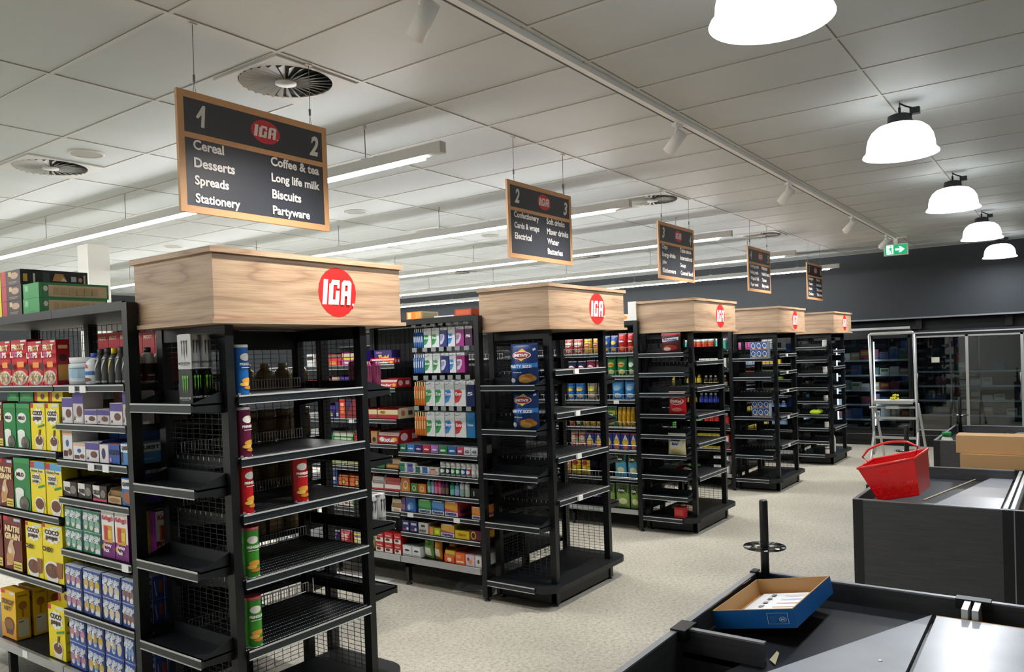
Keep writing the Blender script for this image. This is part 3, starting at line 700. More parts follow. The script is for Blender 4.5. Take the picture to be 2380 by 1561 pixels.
# ---------------------------------------------------------------- red shopping basket
RED = mat('#e5141b', .32, name='red_plastic'); REDD = mat('#f03a35', .35, name='bright_red_plastic')
bk = empty('shopping_basket', (0, 0, 0), 'red plastic shopping basket tilted in the corner of the checkout counter', 'basket'); ORI[bk.name] = (0, 0, 0)
L0, W0, L1, W1, H = .237, .205, .34, .252, .22      # bottom and top sizes
def basket_wall(pb, pt, n, solid):
    # slatted wall between bottom edge pb and top edge pt
    (b0, b1), (t0, t1) = pb, pt; m = MB(); b0, b1, t0, t1 = map(Vector, (b0, b1, t0, t1)); nn = (b1 - b0).cross(t0 - b0).normalized() * .0035
    def q(u, v): return (b0.lerp(b1, u)).lerp(t0.lerp(t1, u), v)
    def slab(u0, u1, v0, v1):
        P = [q(u0, v0), q(u1, v0), q(u1, v1), q(u0, v1)]; m.add(P + [p + nn for p in P], [(3, 2, 1, 0), (4, 5, 6, 7), (0, 1, 5, 4), (1, 2, 6, 5), (2, 3, 7, 6), (3, 0, 4, 7)], RED)
    if solid:
        slab(0, 1, 0, .25); slab(0, 1, .85, 1); slab(0, .3, .25, .85); slab(.7, 1, .25, .85); slab(.3, .7, .25, .85)
        slab(.02, .98, .10, .12)
        return m
    rows = [(0, .05, 1), (.05, .11, 0), (.11, .17, 1), (.17, .33, 0), (.33, .37, 1), (.37, .43, 0), (.43, .74, 1), (.74, .84, 2), (.84, 1, 1)]
    for v0, v1, k_ in rows:
        if k_ == 1: slab(0, 1, v0, v1)
        else:
            for a in range(n):
                u = (a + .0) / n; slab(u, u + .48 / n, v0, v1)
                if k_ == 2 and not (.28 < u < .5): slab(u + .48 / n, u + 1 / n, v0, v1)
    return m
c = lambda l, w_, z: (( -l / 2, -w_ / 2, z), (l / 2, -w_ / 2, z), (l / 2, w_ / 2, z), (-l / 2, w_ / 2, z))
B_, T_ = c(L0, W0, 0), c(L1, W1, H)
part('side_wall', basket_wall((B_[0], B_[1]), (T_[0], T_[1]), 22, False), bk)
part('side_wall', basket_wall((B_[2], B_[3]), (T_[2], T_[3]), 22, False), bk)
part('end_wall', basket_wall((B_[1], B_[2]), (T_[1], T_[2]), 12, True), bk)
part('end_wall', basket_wall((B_[3], B_[0]), (T_[3], T_[0]), 12, True), bk)
bs = MB()
for a in range(9): bs.box(-L0 / 2, -W0 / 2 + a * W0 / 9, -.003, L0 / 2, -W0 / 2 + (a + .55) * W0 / 9, .001, RED)
for a in range(8): bs.box(-L0 / 2 + a * L0 / 7.5, -W0 / 2, -.003, -L0 / 2 + (a + .3) * L0 / 7.5, W0 / 2, .0, RED)
part('base', bs, bk)
rim = MB()
for p, q in ((0, 1), (1, 2), (2, 3), (3, 0)):
    a, b_ = Vector(T_[p]), Vector(T_[q]); rim.tube([a * 1.015, b_ * 1.015], .008, REDD, 8)
part('rim', rim, bk)
hp = [(-L1 / 2 + .03, -.01, H), (-L1 / 2 + .0, -.01, H + .05)] + [(-L1 / 2 + .05 + (L1 - .10) * k_ / 8, -.01, H + .09 + .02 * math.sin(math.pi * k_ / 8)) for k_ in range(9)] + [(L1 / 2 - .0, -.01, H + .05), (L1 / 2 - .03, -.01, H)]
part('handle', MB().tube(hp, .007, REDD, 8), bk)
fn = face_fn((L0 / 2 + .002, -W0 / 2, 0), (0, W0, 0), (.045, 0, H), (1, 0, -.19))
set_axes(bk, (3.375, -2.047, .888), (-.1632, -.9536, .253), (.9844, -.1401, .107))
# ---------------------------------------------------------------- cartons, bottle, ladder
def carton_plain(name, loc, size, label, tape=True, rz=0):
    w, d, h = size; m = MB().box(-w / 2, -d / 2, 0, w / 2, d / 2, h, CARD); fl = mat('#b98f5c', .75)
    r = link(name, m.mesh(name), None, loc, rz); tag(r, label, 'carton'); ORI[r.name] = (0, 0, 0)
    part('flap', MB().box(-w / 2, -d / 2, h, w / 2, -.002, h + .004, CARD), r); part('flap', MB().box(-w / 2, .002, h, w / 2, d / 2, h + .004, CARD), r)
    if tape: part('tape', MB().box(-w / 2 - .001, -.025, h * .35, -w / 2, .025, h * .55, mat('#ab8a5e', .5)), r)
    return r
carton_plain('carton', (5.07, -2.62, 0), (.40, .86, .955), 'tall brown carton standing on the floor behind the second checkout', False)
carton_plain('carton', (5.03, -2.62, .961), (.22, .92, .13), 'long flat brown carton lying on the tall carton')
m = MB().lathe([(.05, 0), (.052, .02), (.052, .06), (.035, .085), (.03, .09)], (0, 0, 0), mat('#e9e7d8', .4), 20)
o = link('bottle', m.mesh('bottle'), None, (6.74, -1.88, .802)); tag(o, 'squat white bottle with a green lid on the far checkout', 'bottle'); ORI[o.name] = (0, 0, 0)
part('lid', MB().lathe([(.042, .09), (.042, .125), (.038, .13)], (0, 0, 0), mat('#1c8a43', .4), 20), o)
m = MB(); 
V = []; F = []
for j in range(5):
    for i_ in range(9): V.append((-.11 + .0275 * i_, -.06 + .03 * j, .015 + .03 * math.sin(math.pi * i_ / 8) * math.sin(math.pi * j / 4) + .008 * random.random()))
for j in range(4):
    for i_ in range(8): F.append((j * 9 + i_, j * 9 + i_ + 1, (j + 1) * 9 + i_ + 1, (j + 1) * 9 + i_))
m.add(V, F, mat('#d9d6b4', .6), True); m.box(-.1, -.055, 0, .1, .055, .015, mat('#d9d6b4', .6))
o = link('paper_bag', m.mesh('paper_bag'), None, (6.62, -2.03, .802), .4); tag(o, 'crumpled pale paper bag beside the green-lidded bottle', 'bag')
# step ladder
ld = empty('step_ladder', (9.45, -.98, 0), 'aluminium platform step ladder standing in front of the fridges', 'ladder'); ORI[ld.name] = (9.45, -.98, 0)
X0, YA, YB = 9.2, -.73, -1.23
for ya, yb, yc in ((-.712, -.745, -.77), (-1.239, -1.26, -1.30)):
    part('upright', MB().tube([(9.2, ya, 1.93), (9.2, yb, .42), (9.19, yb + .02, .36)], .019, ALU, 8), ld)
    part('front_leg', MB().tube([(9.17, yb, .66), (8.61, yc, .03)], .016, ALU, 8), ld)
    part('rear_leg', MB().tube([(9.26, yb, 1.03), (9.85, yc, .03)], .016, ALU, 8), ld)
part('guard_rail', MB().tube([(9.2, -.708, 1.925), (9.2, -.73, 1.945), (9.2, -1.222, 1.948), (9.2, -1.243, 1.925)], .019, ALU, 8), ld)
part('platform', MB().box(9.10, -1.22, 1.05, 9.34, -.765, 1.08, mat('#e4e4e0', .5)).box(9.09, -1.225, 1.035, 9.10, -.76, 1.075, ALU), ld)
part('brace', MB().tube([(9.16, -.70, .985), (9.16, -1.24, .985)], .013, ALU, 8).tube([(9.16, -.9, .985), (9.16, -1.05, .985)], .02, WHITE, 8), ld)
for z, xx in ((.845, 9.19), (.596, 9.13), (.32, 8.88)): part('step', MB().box(xx - .03, -1.26, z - .014, xx + .04, -.74, z + .014, ALU), ld)
for p in ((8.61, -.77), (8.61, -1.30), (9.85, -.77), (9.85, -1.30)): part('rubber_foot', MB().lathe([(.026, 0), (.024, .05), (.02, .055)], (p[0], p[1], 0), BLK, 12), ld)
m = MB(); random.seed(3)
for q in range(14): m.lathe([(.001, -.016), (.014, -.008), (.016, 0), (.012, .01), (.001, .015)], (random.uniform(-.03, .03), random.uniform(-.05, .03), .016 + .025 * random.random() * (q % 3)), mat('#e6d92e', .6), 8)
o = link('cleaning_cloth', m.mesh('cleaning_cloth'), None, (9.2, -.99, 1.081)); tag(o, 'scrunched yellow cloth on the ladder platform', 'cloth')
# loose papers on the floor
for nm, loc, rz, sz, lab in (('paper_sheet', (2.93, 1.02, .002), .5, (.42, .30), 'white printed plan sheet on the floor under the gum shelves'), ('paper_sheet', (3.02, .80, .0035), -.3, (.42, .30), 'second printed plan sheet overlapping the first under the gum shelves'), ('paper_sheet', (2.55, 2.0, .002), .1, (.30, .62), 'large blank white sheet on the aisle floor beside the sweets shelving')):
    m = MB().box(-sz[0] / 2, -sz[1] / 2, 0, sz[0] / 2, sz[1] / 2, .001, mat('#dcdcda', .7)); fn = face_fn((-sz[0] / 2, -sz[1] / 2, .001), (sz[0], 0, 0), (0, sz[1], 0), (0, 0, 1))
    if 'blank' not in lab: m.decal([('r', .03, .1, .06, .7, '#33363a'), ('p', '#33363a', .12, .3, .16, .3, .14, .36)] + [('r', .25 + .07 * q, .75, .29 + .07 * q, .85, '#9da0a4') for q in range(8)] + [('r', .2, .1 + .12 * q, .95, .104 + .12 * q, '#a9acb0') for q in range(5)], fn, .0004)
    o = link(nm, m.mesh(nm), None, loc, rz); tag(o, lab, 'paper')

# ================================================================= FRIDGES
FRB = mat('#14161a', .4, name='fridge_black'); FRI = mat('#202a33', .6, name='fridge_liner'); SHW = mat('#b3bec4', .4, name='fridge_shelf'); STL = mat('#b7b8b6', .35, .5, name='fridge_frame_silver')
GC = ['#8a2f33', '#c9c4b8', '#3c5a78', '#a8813f', '#4c6b3f', '#6d3b58', '#b7b9bd', '#2d4a86']
def fridge(y0, y1, nd, frame, label, top, dark=True):
    xf = 13.2; r = empty('glass_door_fridge', (xf + .35, (y0 + y1) / 2, 0), label, 'fridge', 'glass door fridges along the end wall'); ORI[r.name] = tuple(r.location)
    part('cabinet', MB().box(xf + .66, y0, .1, xf + .70, y1, top, FRI).box(xf + .05, y0, .1, xf + .66, y0 + .04, top, FRB).box(xf + .05, y1 - .04, .1, xf + .66, y1, top, FRB).box(xf + .02, y0, top - .10, xf + .70, y1, top, FRB).box(xf + .05, y0, .1, xf + .66, y1, .24, FRB), r)
    part('plinth', MB().box(xf + .05, y0, 0, xf + .6, y1, .1, FRB).box(xf + .01, y0, .1, xf + .05, y1, .28, FRB).box(xf + .004, y0 + .05, .20, xf + .01, y1 - .05, .205, STL), r)
    wd = (y1 - y0 - .06) / nd
    for k_ in range(nd):
        a, b_ = y0 + .03 + k_ * wd, y0 + .03 + (k_ + 1) * wd; f = .022 if frame is STL else .035
        dr = part('door', MB().box(xf, a, .29, xf + .04, a + f, top - .1, frame).box(xf, b_ - f, .29, xf + .04, b_, top - .1, frame).box(xf, a, .29, xf + .04, b_, .29 + f, frame).box(xf, a, top - .1 - f * 1.3, xf + .04, b_, top - .1, frame), r)
        part('glass_pane', MB().box(xf + .015, a + f, .29 + f, xf + .02, b_ - f, top - .1 - f * 1.3, GLASS), dr)
        if frame is STL:
            s = -1 if k_ % 2 == 0 else 1; hy = (a + .05) if s < 0 else (b_ - .05); hy = b_ - .03 if k_ % 2 == 0 else a + .03
            part('handle', MB().tube([(xf - .0, hy, 1.27), (xf - .03, hy, 1.26), (xf - .03, hy, .84), (xf, hy, .83)], .01, STL, 8), dr)
    for z in ((.45, .72, .98, 1.25, 1.52) if frame is FRB else (.55, .80, 1.05, 1.30)):
        part('shelf', MB().box(xf + .12, y0 + .05, z - .012, xf + .62, y1 - .05, z, FRI).box(xf + .115, y0 + .05, z - .02, xf + .12, y1 - .05, z + .012, SHW), r)
    for k_ in range(nd if frame is FRB else 0):
        yy = y0 + .03 + (k_ + 1) * wd - .045
        part('light_strip', MB().box(xf + .06, yy, .35, xf + .075, yy + .015, top - .2, mat('#eaf4ff', .5, 0, 14.0)), r)
    return r
fr1 = fridge(-.60, 1.36, 3, FRB, 'black three-door upright freezer behind the ladder', 2.05)
fr2 = fridge(-3.02, -.62, 3, STL, 'silver-framed glass door chiller on the end wall by the checkouts', 2.02)
fr3 = fridge(1.38, 3.4, 3, FRB, 'black three-door upright freezer behind the last end display', 2.05)
part('notice', MB().box(13.193, -1.02, 1.46, 13.2, -.90, 1.55, mat('#d7d5c2', .7)), fr2)
part('top_light', MB().box(13.17, -2.95, 1.965, 13.2, -.66, 1.985, mat('#c8cacb', .3, .5)), fr2); part('top_light', MB().box(13.18, -.58, 2.06, 13.2, 1.3, 2.10, mat('#b4b8b6', .5)), fr1)
for y in (-.62, -2.0, -2.9):
    o = link('trim_3' if y == -.62 else 'trim_4' if y == -2.0 else 'trim_5', MB().box(13.86, y - .05, 2.05, 13.94, y + .05, 2.245, BLK).mesh('trim')); o['kind'] = 'structure'
n = 0
fz = [('shelf nearest the floor'), ('second shelf up'), ('third shelf up'), ('fourth shelf up'), ('fifth shelf up')]
# ================================================================= GOODS
# every kind: builder(w, h, d) -> [(part name, mesh)], first mesh is the thing itself; local front faces -Y
KC = {}
def front_fn(w, h, y=0.0): return face_fn((-w / 2, y, 0), (w, 0, 0), (0, 0, h), (0, -1, 0))
def side_fn(w, h, d): return face_fn((w / 2, 0, 0), (0, d, 0), (0, 0, h), (1, 0, 0))
def side_fn_l(w, h, d): return face_fn((-w / 2, d, 0), (0, -d, 0), (0, 0, h), (-1, 0, 0))
def top_fn(w, h, d): return face_fn((-w / 2, 0, h), (w, 0, 0), (0, d, 0), (0, 0, 1))
def split_print(sh):
    return [x for x in sh if x[0] != 't'], [x for x in sh if x[0] == 't']
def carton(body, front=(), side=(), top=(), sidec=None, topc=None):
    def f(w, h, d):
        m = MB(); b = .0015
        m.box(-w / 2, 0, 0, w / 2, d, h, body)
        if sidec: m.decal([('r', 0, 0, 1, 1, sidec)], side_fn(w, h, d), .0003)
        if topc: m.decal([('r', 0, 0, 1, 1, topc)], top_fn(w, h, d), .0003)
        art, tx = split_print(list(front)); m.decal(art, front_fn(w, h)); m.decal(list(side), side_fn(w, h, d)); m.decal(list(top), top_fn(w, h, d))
        out = [('carton', m)]
        if tx:
            q = MB(); q.decal([('e', -9, -9, 0, 0, body)] * 0 + tx, front_fn(w, h), .0032); out.append(('lettering', q))
        return out
    return f
class BagFn:
    curved = True
    def __init__(s, w, h, d, bulge=.5): s.a = (w, h, d)
    def __call__(s, u, v, e):
        w, h, d = s.a; uu, vv = min(max(u, 0), 1), min(max(v, 0), 1)
        t = (max(0, 1 - abs(2 * uu - 1) ** 2.4) ** .7) * (max(0, math.sin(math.pi * (.04 + .92 * vv))) ** .55)
        pinch = 1 - .05 * math.sin(math.pi * vv) if 1 else 1
        return (-w / 2 * pinch + w * pinch * u, d / 2 - d / 2 * t - e * 1.5, h * v)
def bag(body, front=(), foil=None, seal='#cfd2d4', n=12):
    def f(w, h, d):
        m = MB(); F = BagFn(w, h, d); V = []; Q = []
        for s in (1, -1):
            b = len(V)
            for j in range(n + 1):
                for i in range(n + 1):
                    x, y, z = F(i / n, j / n, 0); V.append((x, y if s > 0 else d - y, z))
            for j in range(n):
                for i in range(n):
                    q = (b + j * (n + 1) + i, b + j * (n + 1) + i + 1, b + (j + 1) * (n + 1) + i + 1, b + (j + 1) * (n + 1) + i); Q.append(q if s > 0 else q[::-1])
        m.add(V, Q, mat(body, .3) if isinstance(body, str) else body, True)
        m.box(-w * .475, d / 2 - .001, h, w * .475, d / 2 + .001, h + .012, mat(seal, .3)); m.box(-w * .475, d / 2 - .001, -.0, w * .475, d / 2 + .001, .006, mat(seal, .3))
        art, tx = split_print(list(front)); m.decal(art, F, .0006); out = [('pouch', m)]
        if tx: q = MB(); q.decal(tx, F, .005); out.append(('lettering', q))
        return out
    return f
def tube_can(body, front, lid='#c9333c', base='#c9cbcc'):
    def f(w, h, d):
        r = w / 2; c = (0, r, 0); m = MB().lathe([(r, .004), (r, h - .006)], c, mat(body, .35), 28, 2, False).lathe([(r * .97, 0), (r * 1.02, .0), (r * 1.02, .005)], c, mat(base, .3, .6), 28, 2, True)
        F = CylFn(c, r, 0, h, math.pi * .95); art, tx = split_print(front); m.decal(art, F, .0009)
        l = MB().lathe([(r * 1.03, h - .012), (r * 1.03, h), (r * .96, h + .001), (r * .9, h - .003), (.001, h - .003)], c, mat(lid, .35), 28, 2, False)
        q = MB().decal(tx, F, .003); return [('tube', m), ('lid', l), ('lettering', q)]
    return f
def bottle(body, cap, label=None, lab=(.2, .6), prof=None, front=(), clear=False):
    def f(w, h, d):
        r = w / 2; c = (0, r, 0); P = prof or [(.9, 0), (1, .03), (1, .62), (.9, .72), (.5, .84), (.42, .86)]
        m = MB().lathe([(r * a, h * b) for a, b in P], c, mat(body, .25), 16)
        out = [('bottle', m), ('cap', MB().lathe([(r * .5, h * .85), (r * .5, h), (r * .45, h)], c, mat(cap, .4), 14))]
        if label:
            q = MB().lathe([(r * 1.015, h * lab[0]), (r * 1.015, h * lab[1])], c, mat(label, .45), 16, 2, False); q.decal(list(front), CylFn(c, r * 1.015, 0, h, math.pi * .9), .0012); out.append(('wrap_label', q))
        return out
    return f
def jar(body, cap, label, front=(), ch=.22):
    def f(w, h, d):
        r = w / 2; c = (0, r, 0)
        m = MB().lathe([(r * .92, 0), (r, .02 * h), (r, h * (1 - ch - .04)), (r * .85, h * (1 - ch))], c, mat(body, .3), 16)
        q = MB().lathe([(r * 1.012, h * .12), (r * 1.012, h * (1 - ch - .12))], c, mat(label, .45), 16, 2, False); q.decal(list(front), CylFn(c, r * 1.012, 0, h, math.pi * .9), .0012)
        return [('jar', m), ('lid', MB().lathe([(r * .95, h * (1 - ch)), (r * .97, h), (r * .9, h)], c, mat(cap, .4), 16)), ('wrap_label', q)]
    return f
def tray(outer, bars, front=(), side=(), lipf=.45, nb=5, sidec=None):
    # open display tray: low front, high back and sides, bars stacked inside
    def f(w, h, d):
        t = .003; m = MB(); lf = h * lipf
        m.box(-w / 2, 0, 0, w / 2, d, t, outer).box(-w / 2, 0, 0, w / 2, t, lf, outer).box(-w / 2, d - t, 0, w / 2, d, h, outer)
        for x in (-w / 2, w / 2 - t): m.prism([(0, 0), (0, lf), (d * .12, h), (d, h), (d, 0)], 0, x, x + t, outer)
        if sidec: m.decal([('p', sidec, .0, .0, 1, 0, 1, 1, .12, 1, 0, lipf)], side_fn(w, h, d), .0003)
        art, tx = split_print(list(front)); m.decal([(a[0],) + tuple(a[1:]) for a in art], front_fn(w, lf)); m.decal(list(side), side_fn(w, h, d), .0008)
        q = MB(); n = max(2, int(h * .85 / .028)); bc = bars if isinstance(bars, (list, tuple)) else [bars]
        for i in range(n):
            z = t + i * (h * .88 - t) / n; c_ = mat(bc[i % len(bc)], .3)
            q.box(-w / 2 + .006, .008 + .004 * (i % 2), z + .001, w / 2 - .006, d * .9, z + (h * .88 - t) / n - .001, c_)
        out = [('tray', m), ('bars', q)]
        out[1][1].f = out[1][1].f
        if tx: k_ = MB(); k_.decal(tx, front_fn(w, lf), .002); out.append(('lettering', k_))
        return out
    return f
def claws(fn, u, v, w, h, col):
    sh = []
    for a in (-.33, 0, .33):
        x = u + a * w; L = h * (.42 if a == 0 else .36)
        sh.append(('p', col, x - w * .11, v + h * .40, x + w * .02, v + h * .48, x + w * .15, v + h * .42, x + w * .07, v + h * .30, x + w * .08, v, x + w * .02, v - L, x - w * .05, v - L * .3, x - w * .03, v + h * .25))
    return sh
def canpack(can, claw, txt, sleeve, top, small='#8c8f92'):
    def f(w, h, d):
        r = w / 4 - .0005; m = MB()
        m.box(-w / 2 + .006, .006, .002, w / 2 - .006, d - .006, .006, sleeve)
        m.box(-w / 2, .002, 0, -w / 2 + .003, d - .002, h * .985, sleeve); m.box(-w / 2 + .0, .012, h * .985, w / 2 - .012, d - .012, h, sleeve)
        fl = side_fn_l(w, h * .985, d); m.decal(claws(fl, .5, .55, .52, .62, claw) + [('r', .2, .10, .8, .115, small)], fl)
        out = [('carton_sleeve', m), ('lettering', MB().decal([('t', txt, .5, .17, .84, .065, claw if claw != '#6fd42a' else '#e8efe8')], fl, .002))]
        for a in (-1, 1):
            for b in (0, 1):
                c = (a * (r + .0005) + .001, r + .004 + b * (d - 2 * r - .008), 0)
                q = MB().lathe([(r * .8, .0), (r * .97, .012), (r * .97, h - .022), (r * .8, h - .006), (r * .78, h - .002), (r * .72, h - .006), (.001, h - .006)], c, mat(can, .25, .5), 20)
                if b == 0: F = CylFn(c, r * .97, 0, h, math.pi * .9); q.decal(claws(F, .5, .6, .5, .5, claw) + [('t', txt, .5, .2, .7, .06, '#e6e6e6' if can < '#8' else claw)], F, .0012)
                out.append(('can', q))
        return out
    return f
def hangpack(body, ring, mark, foil='#d4d8da', txt=None):
    def f(w, h, d):
        m = MB().box(-w / 2, 0, 0, w / 2, d, h * .86, mat(body, .3)).box(-w / 2, .001, h * .86, w / 2, d - .001, h, mat(foil, .3)); F = front_fn(w, h)
        sh = [('p', ring, 0, .12, .35, .18, .62, .4, .66, .6, .5, .68, 0, .66)] if ring else []
        if ring: sh += [('p', mark, 0, .30, .3, .36, .48, .5, .42, .6, 0, .58)]
        if txt: sh += [('t', txt, .42, .5, .7, .13, '#ffffff')]
        m.decal(sh + [('r', .42, .92, .58, .945, '#4a4d50'), ('r', .05, .88, .4, .90, '#6c6f72')], F); return [('pack', m)]
    return f
def strip(body, tint, txt):
    # hanging tube packs seen edge-on, four abreast
    def f(w, h, d):
        m = MB()
        for k_ in range(5): m.lathe([(.011, 0), (.0115, .01), (.0115, h * .8), (.003, h * .82)], (-w / 2 + w * (k_ + .5) / 5, .014, 0), mat(body, .3), 8); m.box(-w / 2 + w * (k_ + .25) / 5, .013, h * .8, -w / 2 + w * (k_ + .75) / 5, .016, h, mat(tint, .4)); m.box(-w / 2 + w * (k_ + .3) / 5, .0015, h * .3, -w / 2 + w * (k_ + .7) / 5, .004, h * .62, mat(tint, .4))
        return [('pack', m)]
    return f
DK, CR, YL, OR = '#3a1c12', '#f3ead6', '#f6e11c', '#f08a1c'
bowl = lambda u, v, r, fill, dish='#f4f1ea': [('e', u, v, r, r * .42, dish), ('p', dish, u - r, v, u + r, v, u + r * .62, v - r * .62, u - r * .62, v - r * .62), ('e', u, v, r * .86, r * .32, fill)]
random.seed(5)
loops = [('e', .5 + .40 * math.cos(a * 2.4) * (a / 34) ** .5, .17 + .125 * math.sin(a * 2.4) * (a / 34) ** .5, .055, .028, ['#e9d9b8', '#b98fb8', '#d8b24a', '#8fae6a', '#d58a6a', '#efe2c6'][a % 6]) for a in range(34)]
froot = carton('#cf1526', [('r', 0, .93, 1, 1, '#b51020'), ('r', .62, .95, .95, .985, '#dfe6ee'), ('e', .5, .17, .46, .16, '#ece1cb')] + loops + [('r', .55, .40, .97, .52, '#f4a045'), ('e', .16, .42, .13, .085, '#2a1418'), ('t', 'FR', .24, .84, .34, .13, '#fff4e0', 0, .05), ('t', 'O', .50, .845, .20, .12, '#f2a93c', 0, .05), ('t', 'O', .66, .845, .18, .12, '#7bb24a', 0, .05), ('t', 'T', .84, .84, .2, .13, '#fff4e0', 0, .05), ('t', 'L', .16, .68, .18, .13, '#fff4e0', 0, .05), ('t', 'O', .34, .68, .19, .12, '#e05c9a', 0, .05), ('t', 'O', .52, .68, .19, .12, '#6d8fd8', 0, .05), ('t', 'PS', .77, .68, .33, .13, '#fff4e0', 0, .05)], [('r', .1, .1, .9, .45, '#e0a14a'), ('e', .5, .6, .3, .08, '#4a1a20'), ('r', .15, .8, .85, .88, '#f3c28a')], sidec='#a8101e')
frootside = carton('#b01222', [('e', .5, .56, .2, .08, '#3a1420'), ('r', .12, .22, .88, .42, '#d99a48'), ('t', 'FROOT', .5, .9, .7, .07, '#f0c9a0', 0, .03)], sidec='#8f0d1a')
def mug(): return [('p', '#e9efe6', .08, .36, .62, .36, .56, .02, .14, .02), ('e', .35, .36, .27, .06, '#f4f5f0'), ('e', .62, .12, .3, .15, '#5d5a50'), ('e', .5, .16, .09, .05, '#77726a'), ('e', .7, .18, .1, .05, '#6a665c'), ('e', .62, .06, .12, .05, '#45423a')]
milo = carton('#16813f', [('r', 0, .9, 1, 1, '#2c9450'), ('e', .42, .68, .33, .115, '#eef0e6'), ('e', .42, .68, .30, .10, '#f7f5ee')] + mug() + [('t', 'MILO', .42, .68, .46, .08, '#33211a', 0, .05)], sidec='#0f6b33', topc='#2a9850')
splash = [('s', .5, .72, .44, .19, 9, '#fbfaf2')]
cocob = bowl(.56, .20, .30, '#6b3a26') + [('p', '#6a3d22', .50, .24, .58, .44, .70, .44, .60, .24), ('p', '#f8f6ee', .56, .24, .60, .33, .63, .24)]
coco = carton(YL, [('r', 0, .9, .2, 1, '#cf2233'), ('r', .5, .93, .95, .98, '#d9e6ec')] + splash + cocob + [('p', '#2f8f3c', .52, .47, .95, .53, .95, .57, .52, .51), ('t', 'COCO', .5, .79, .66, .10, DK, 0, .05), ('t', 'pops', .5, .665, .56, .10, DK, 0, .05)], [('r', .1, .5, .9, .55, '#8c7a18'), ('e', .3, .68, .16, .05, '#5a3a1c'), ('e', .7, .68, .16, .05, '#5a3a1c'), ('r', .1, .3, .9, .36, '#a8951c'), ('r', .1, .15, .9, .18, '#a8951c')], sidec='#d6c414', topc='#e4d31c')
chex = carton(YL, [('r', 0, .93, .16, 1, '#cf2233'), ('r', .55, .93, .95, .97, '#d9e6ec'), ('s', .5, .80, .44, .15, 10, '#fbfaf2')] + bowl(.45, .19, .40, '#6b3a26') + [('p', '#8a5330', .68, .36, .98, .36, .94, .1, .72, .08), ('e', .36, .25, .10, .045, '#7c4a30'), ('t', 'COCO', .5, .86, .7, .085, DK, 0, .05), ('t', 'pops', .5, .755, .58, .085, DK, 0, .05), ('t', 'CHEX', .3, .56, .5, .085, DK, 0, .06)], sidec='#d6c414', topc='#e4d31c')
gfcoco = carton(YL, [('r', 0, .86, 1, 1, '#5aa3cf'), ('r', 0, .88, .28, .99, '#cf2233'), ('r', 0, .78, 1, .86, '#f2e7a0'), ('s', .42, .66, .34, .12, 9, '#fbfaf2')] + bowl(.6, .18, .34, '#6b3a26') + [('p', '#2f8f3c', .55, .48, .95, .53, .95, .57, .55, .52), ('t', 'Gluten Free', .47, .82, .8, .055, '#5b4a1c', 0, .02), ('t', 'COCO', .42, .70, .5, .07, DK, 0, .05), ('t', 'pops', .42, .61, .4, .07, DK, 0, .05)], sidec='#c9b916')
nutri = carton('#6e2117', [('r', 0, .92, .26, 1, '#cf2233'), ('r', .6, .93, .95, .98, '#b8cbdc'), ('p', '#d8b690', .12, .06, .45, .1, .62, .35, .5, .5, .6, .62, .35, .55, .2, .4), ('e', .32, .22, .2, .12, '#c9935a'), ('e', .34, .36, .10, .06, '#eadcc4'), ('r', .52, .02, 1, .18, '#e6d264'), ('r', .56, .06, .95, .08, '#5a4a1c'), ('r', .56, .11, .95, .13, '#5a4a1c'), ('t', 'NUTRI', .52, .78, .84, .12, '#f1d9a2', .1, .06), ('t', 'GRAIN', .54, .64, .84, .12, '#f1d9a2', .1, .06)], sidec='#54180f')
crunchy = carton('#f2bd1c', [('r', 0, .92, .3, 1, '#cf2233'), ('r', .6, .93, .95, .98, '#d9e6ec'), ('r', 0, 0, 1, .3, '#e09a30')] + bowl(.55, .30, .34, '#8a5a2a', '#5a3a22') + [('t', 'CRUNCHY', .5, .76, .84, .11, '#4a2a18', .15, .04), ('t', 'NUT', .5, .63, .5, .10, '#4a2a18', .15, .04)], [('r', .12, .05, .88, .42, '#d8d2c0'), ('e', .5, .70, .30, .09, '#a8642a'), ('r', .42, .46, .54, .68, '#a8642a'), ('t', 'Crunchy', .5, .9, .7, .05, '#5a3a1c', .15, .03), ('r', .18, .36, .5, .38, '#4a3a2a')], sidec='#e0b416', topc='#e8b21c')
def upgo(body, acc, tag_=False):
    sh = []
    for k_ in range(3):
        o_ = k_ / 3; sh += [('r', o_ + .01, 0, o_ + .323, .97, body), ('e', o_ + .17, .36, .13, .22, acc), ('p', '#dfe6ee', o_ + .02, .55, o_ + .31, .70, o_ + .31, .86, o_ + .02, .72), ('e', o_ + .17, .20, .09, .10, '#e9dcd0'), ('t', 'UP&', o_ + .18, .83, .22, .13, '#f4f7fb', .1, .03), ('t', 'GO', o_ + .18, .64, .24, .17, '#f4f7fb', .1, .04)]
    if tag_: sh += [('t', '6', .55, .62, .14, .34, '#f4f7fb', 0, .04), ('r', .46, .2, .63, .3, '#5db0dc')]
    else: sh += [('r', .70, .06, .96, .24, '#e9edf0')]
    side = [('r', .1, .05, .5, .9, '#3a58a8'), ('p', '#c9ced6', .3, .15, .38, .15, .22, .8, .14, .8), ('e', .68, .55, .12, .3, '#9a5a48'), ('e', .85, .5, .12, .3, '#8a4a38')]
    return carton('#c9d3dc', sh, side, [('r', .02, .1, .98, .3, '#f0f4f6'), ('r', .02, .6, .98, .8, '#eef2f5')], sidec='#2c459a')
upg, ubl, uye, ucr, uch = upgo('#1f7d5a', '#8fb8a8'), upgo('#3653a4', '#c98a9a'), upgo('#3653a4', '#d8b84a'), upgo('#3653a4', '#e0d3b4'), upgo('#3653a4', '#9a6a58')
six = [upgo('#2f55b0', a, True) for a in ('#c98a9a', '#d8b84a', '#e0d3b4', '#8fb0d8')]
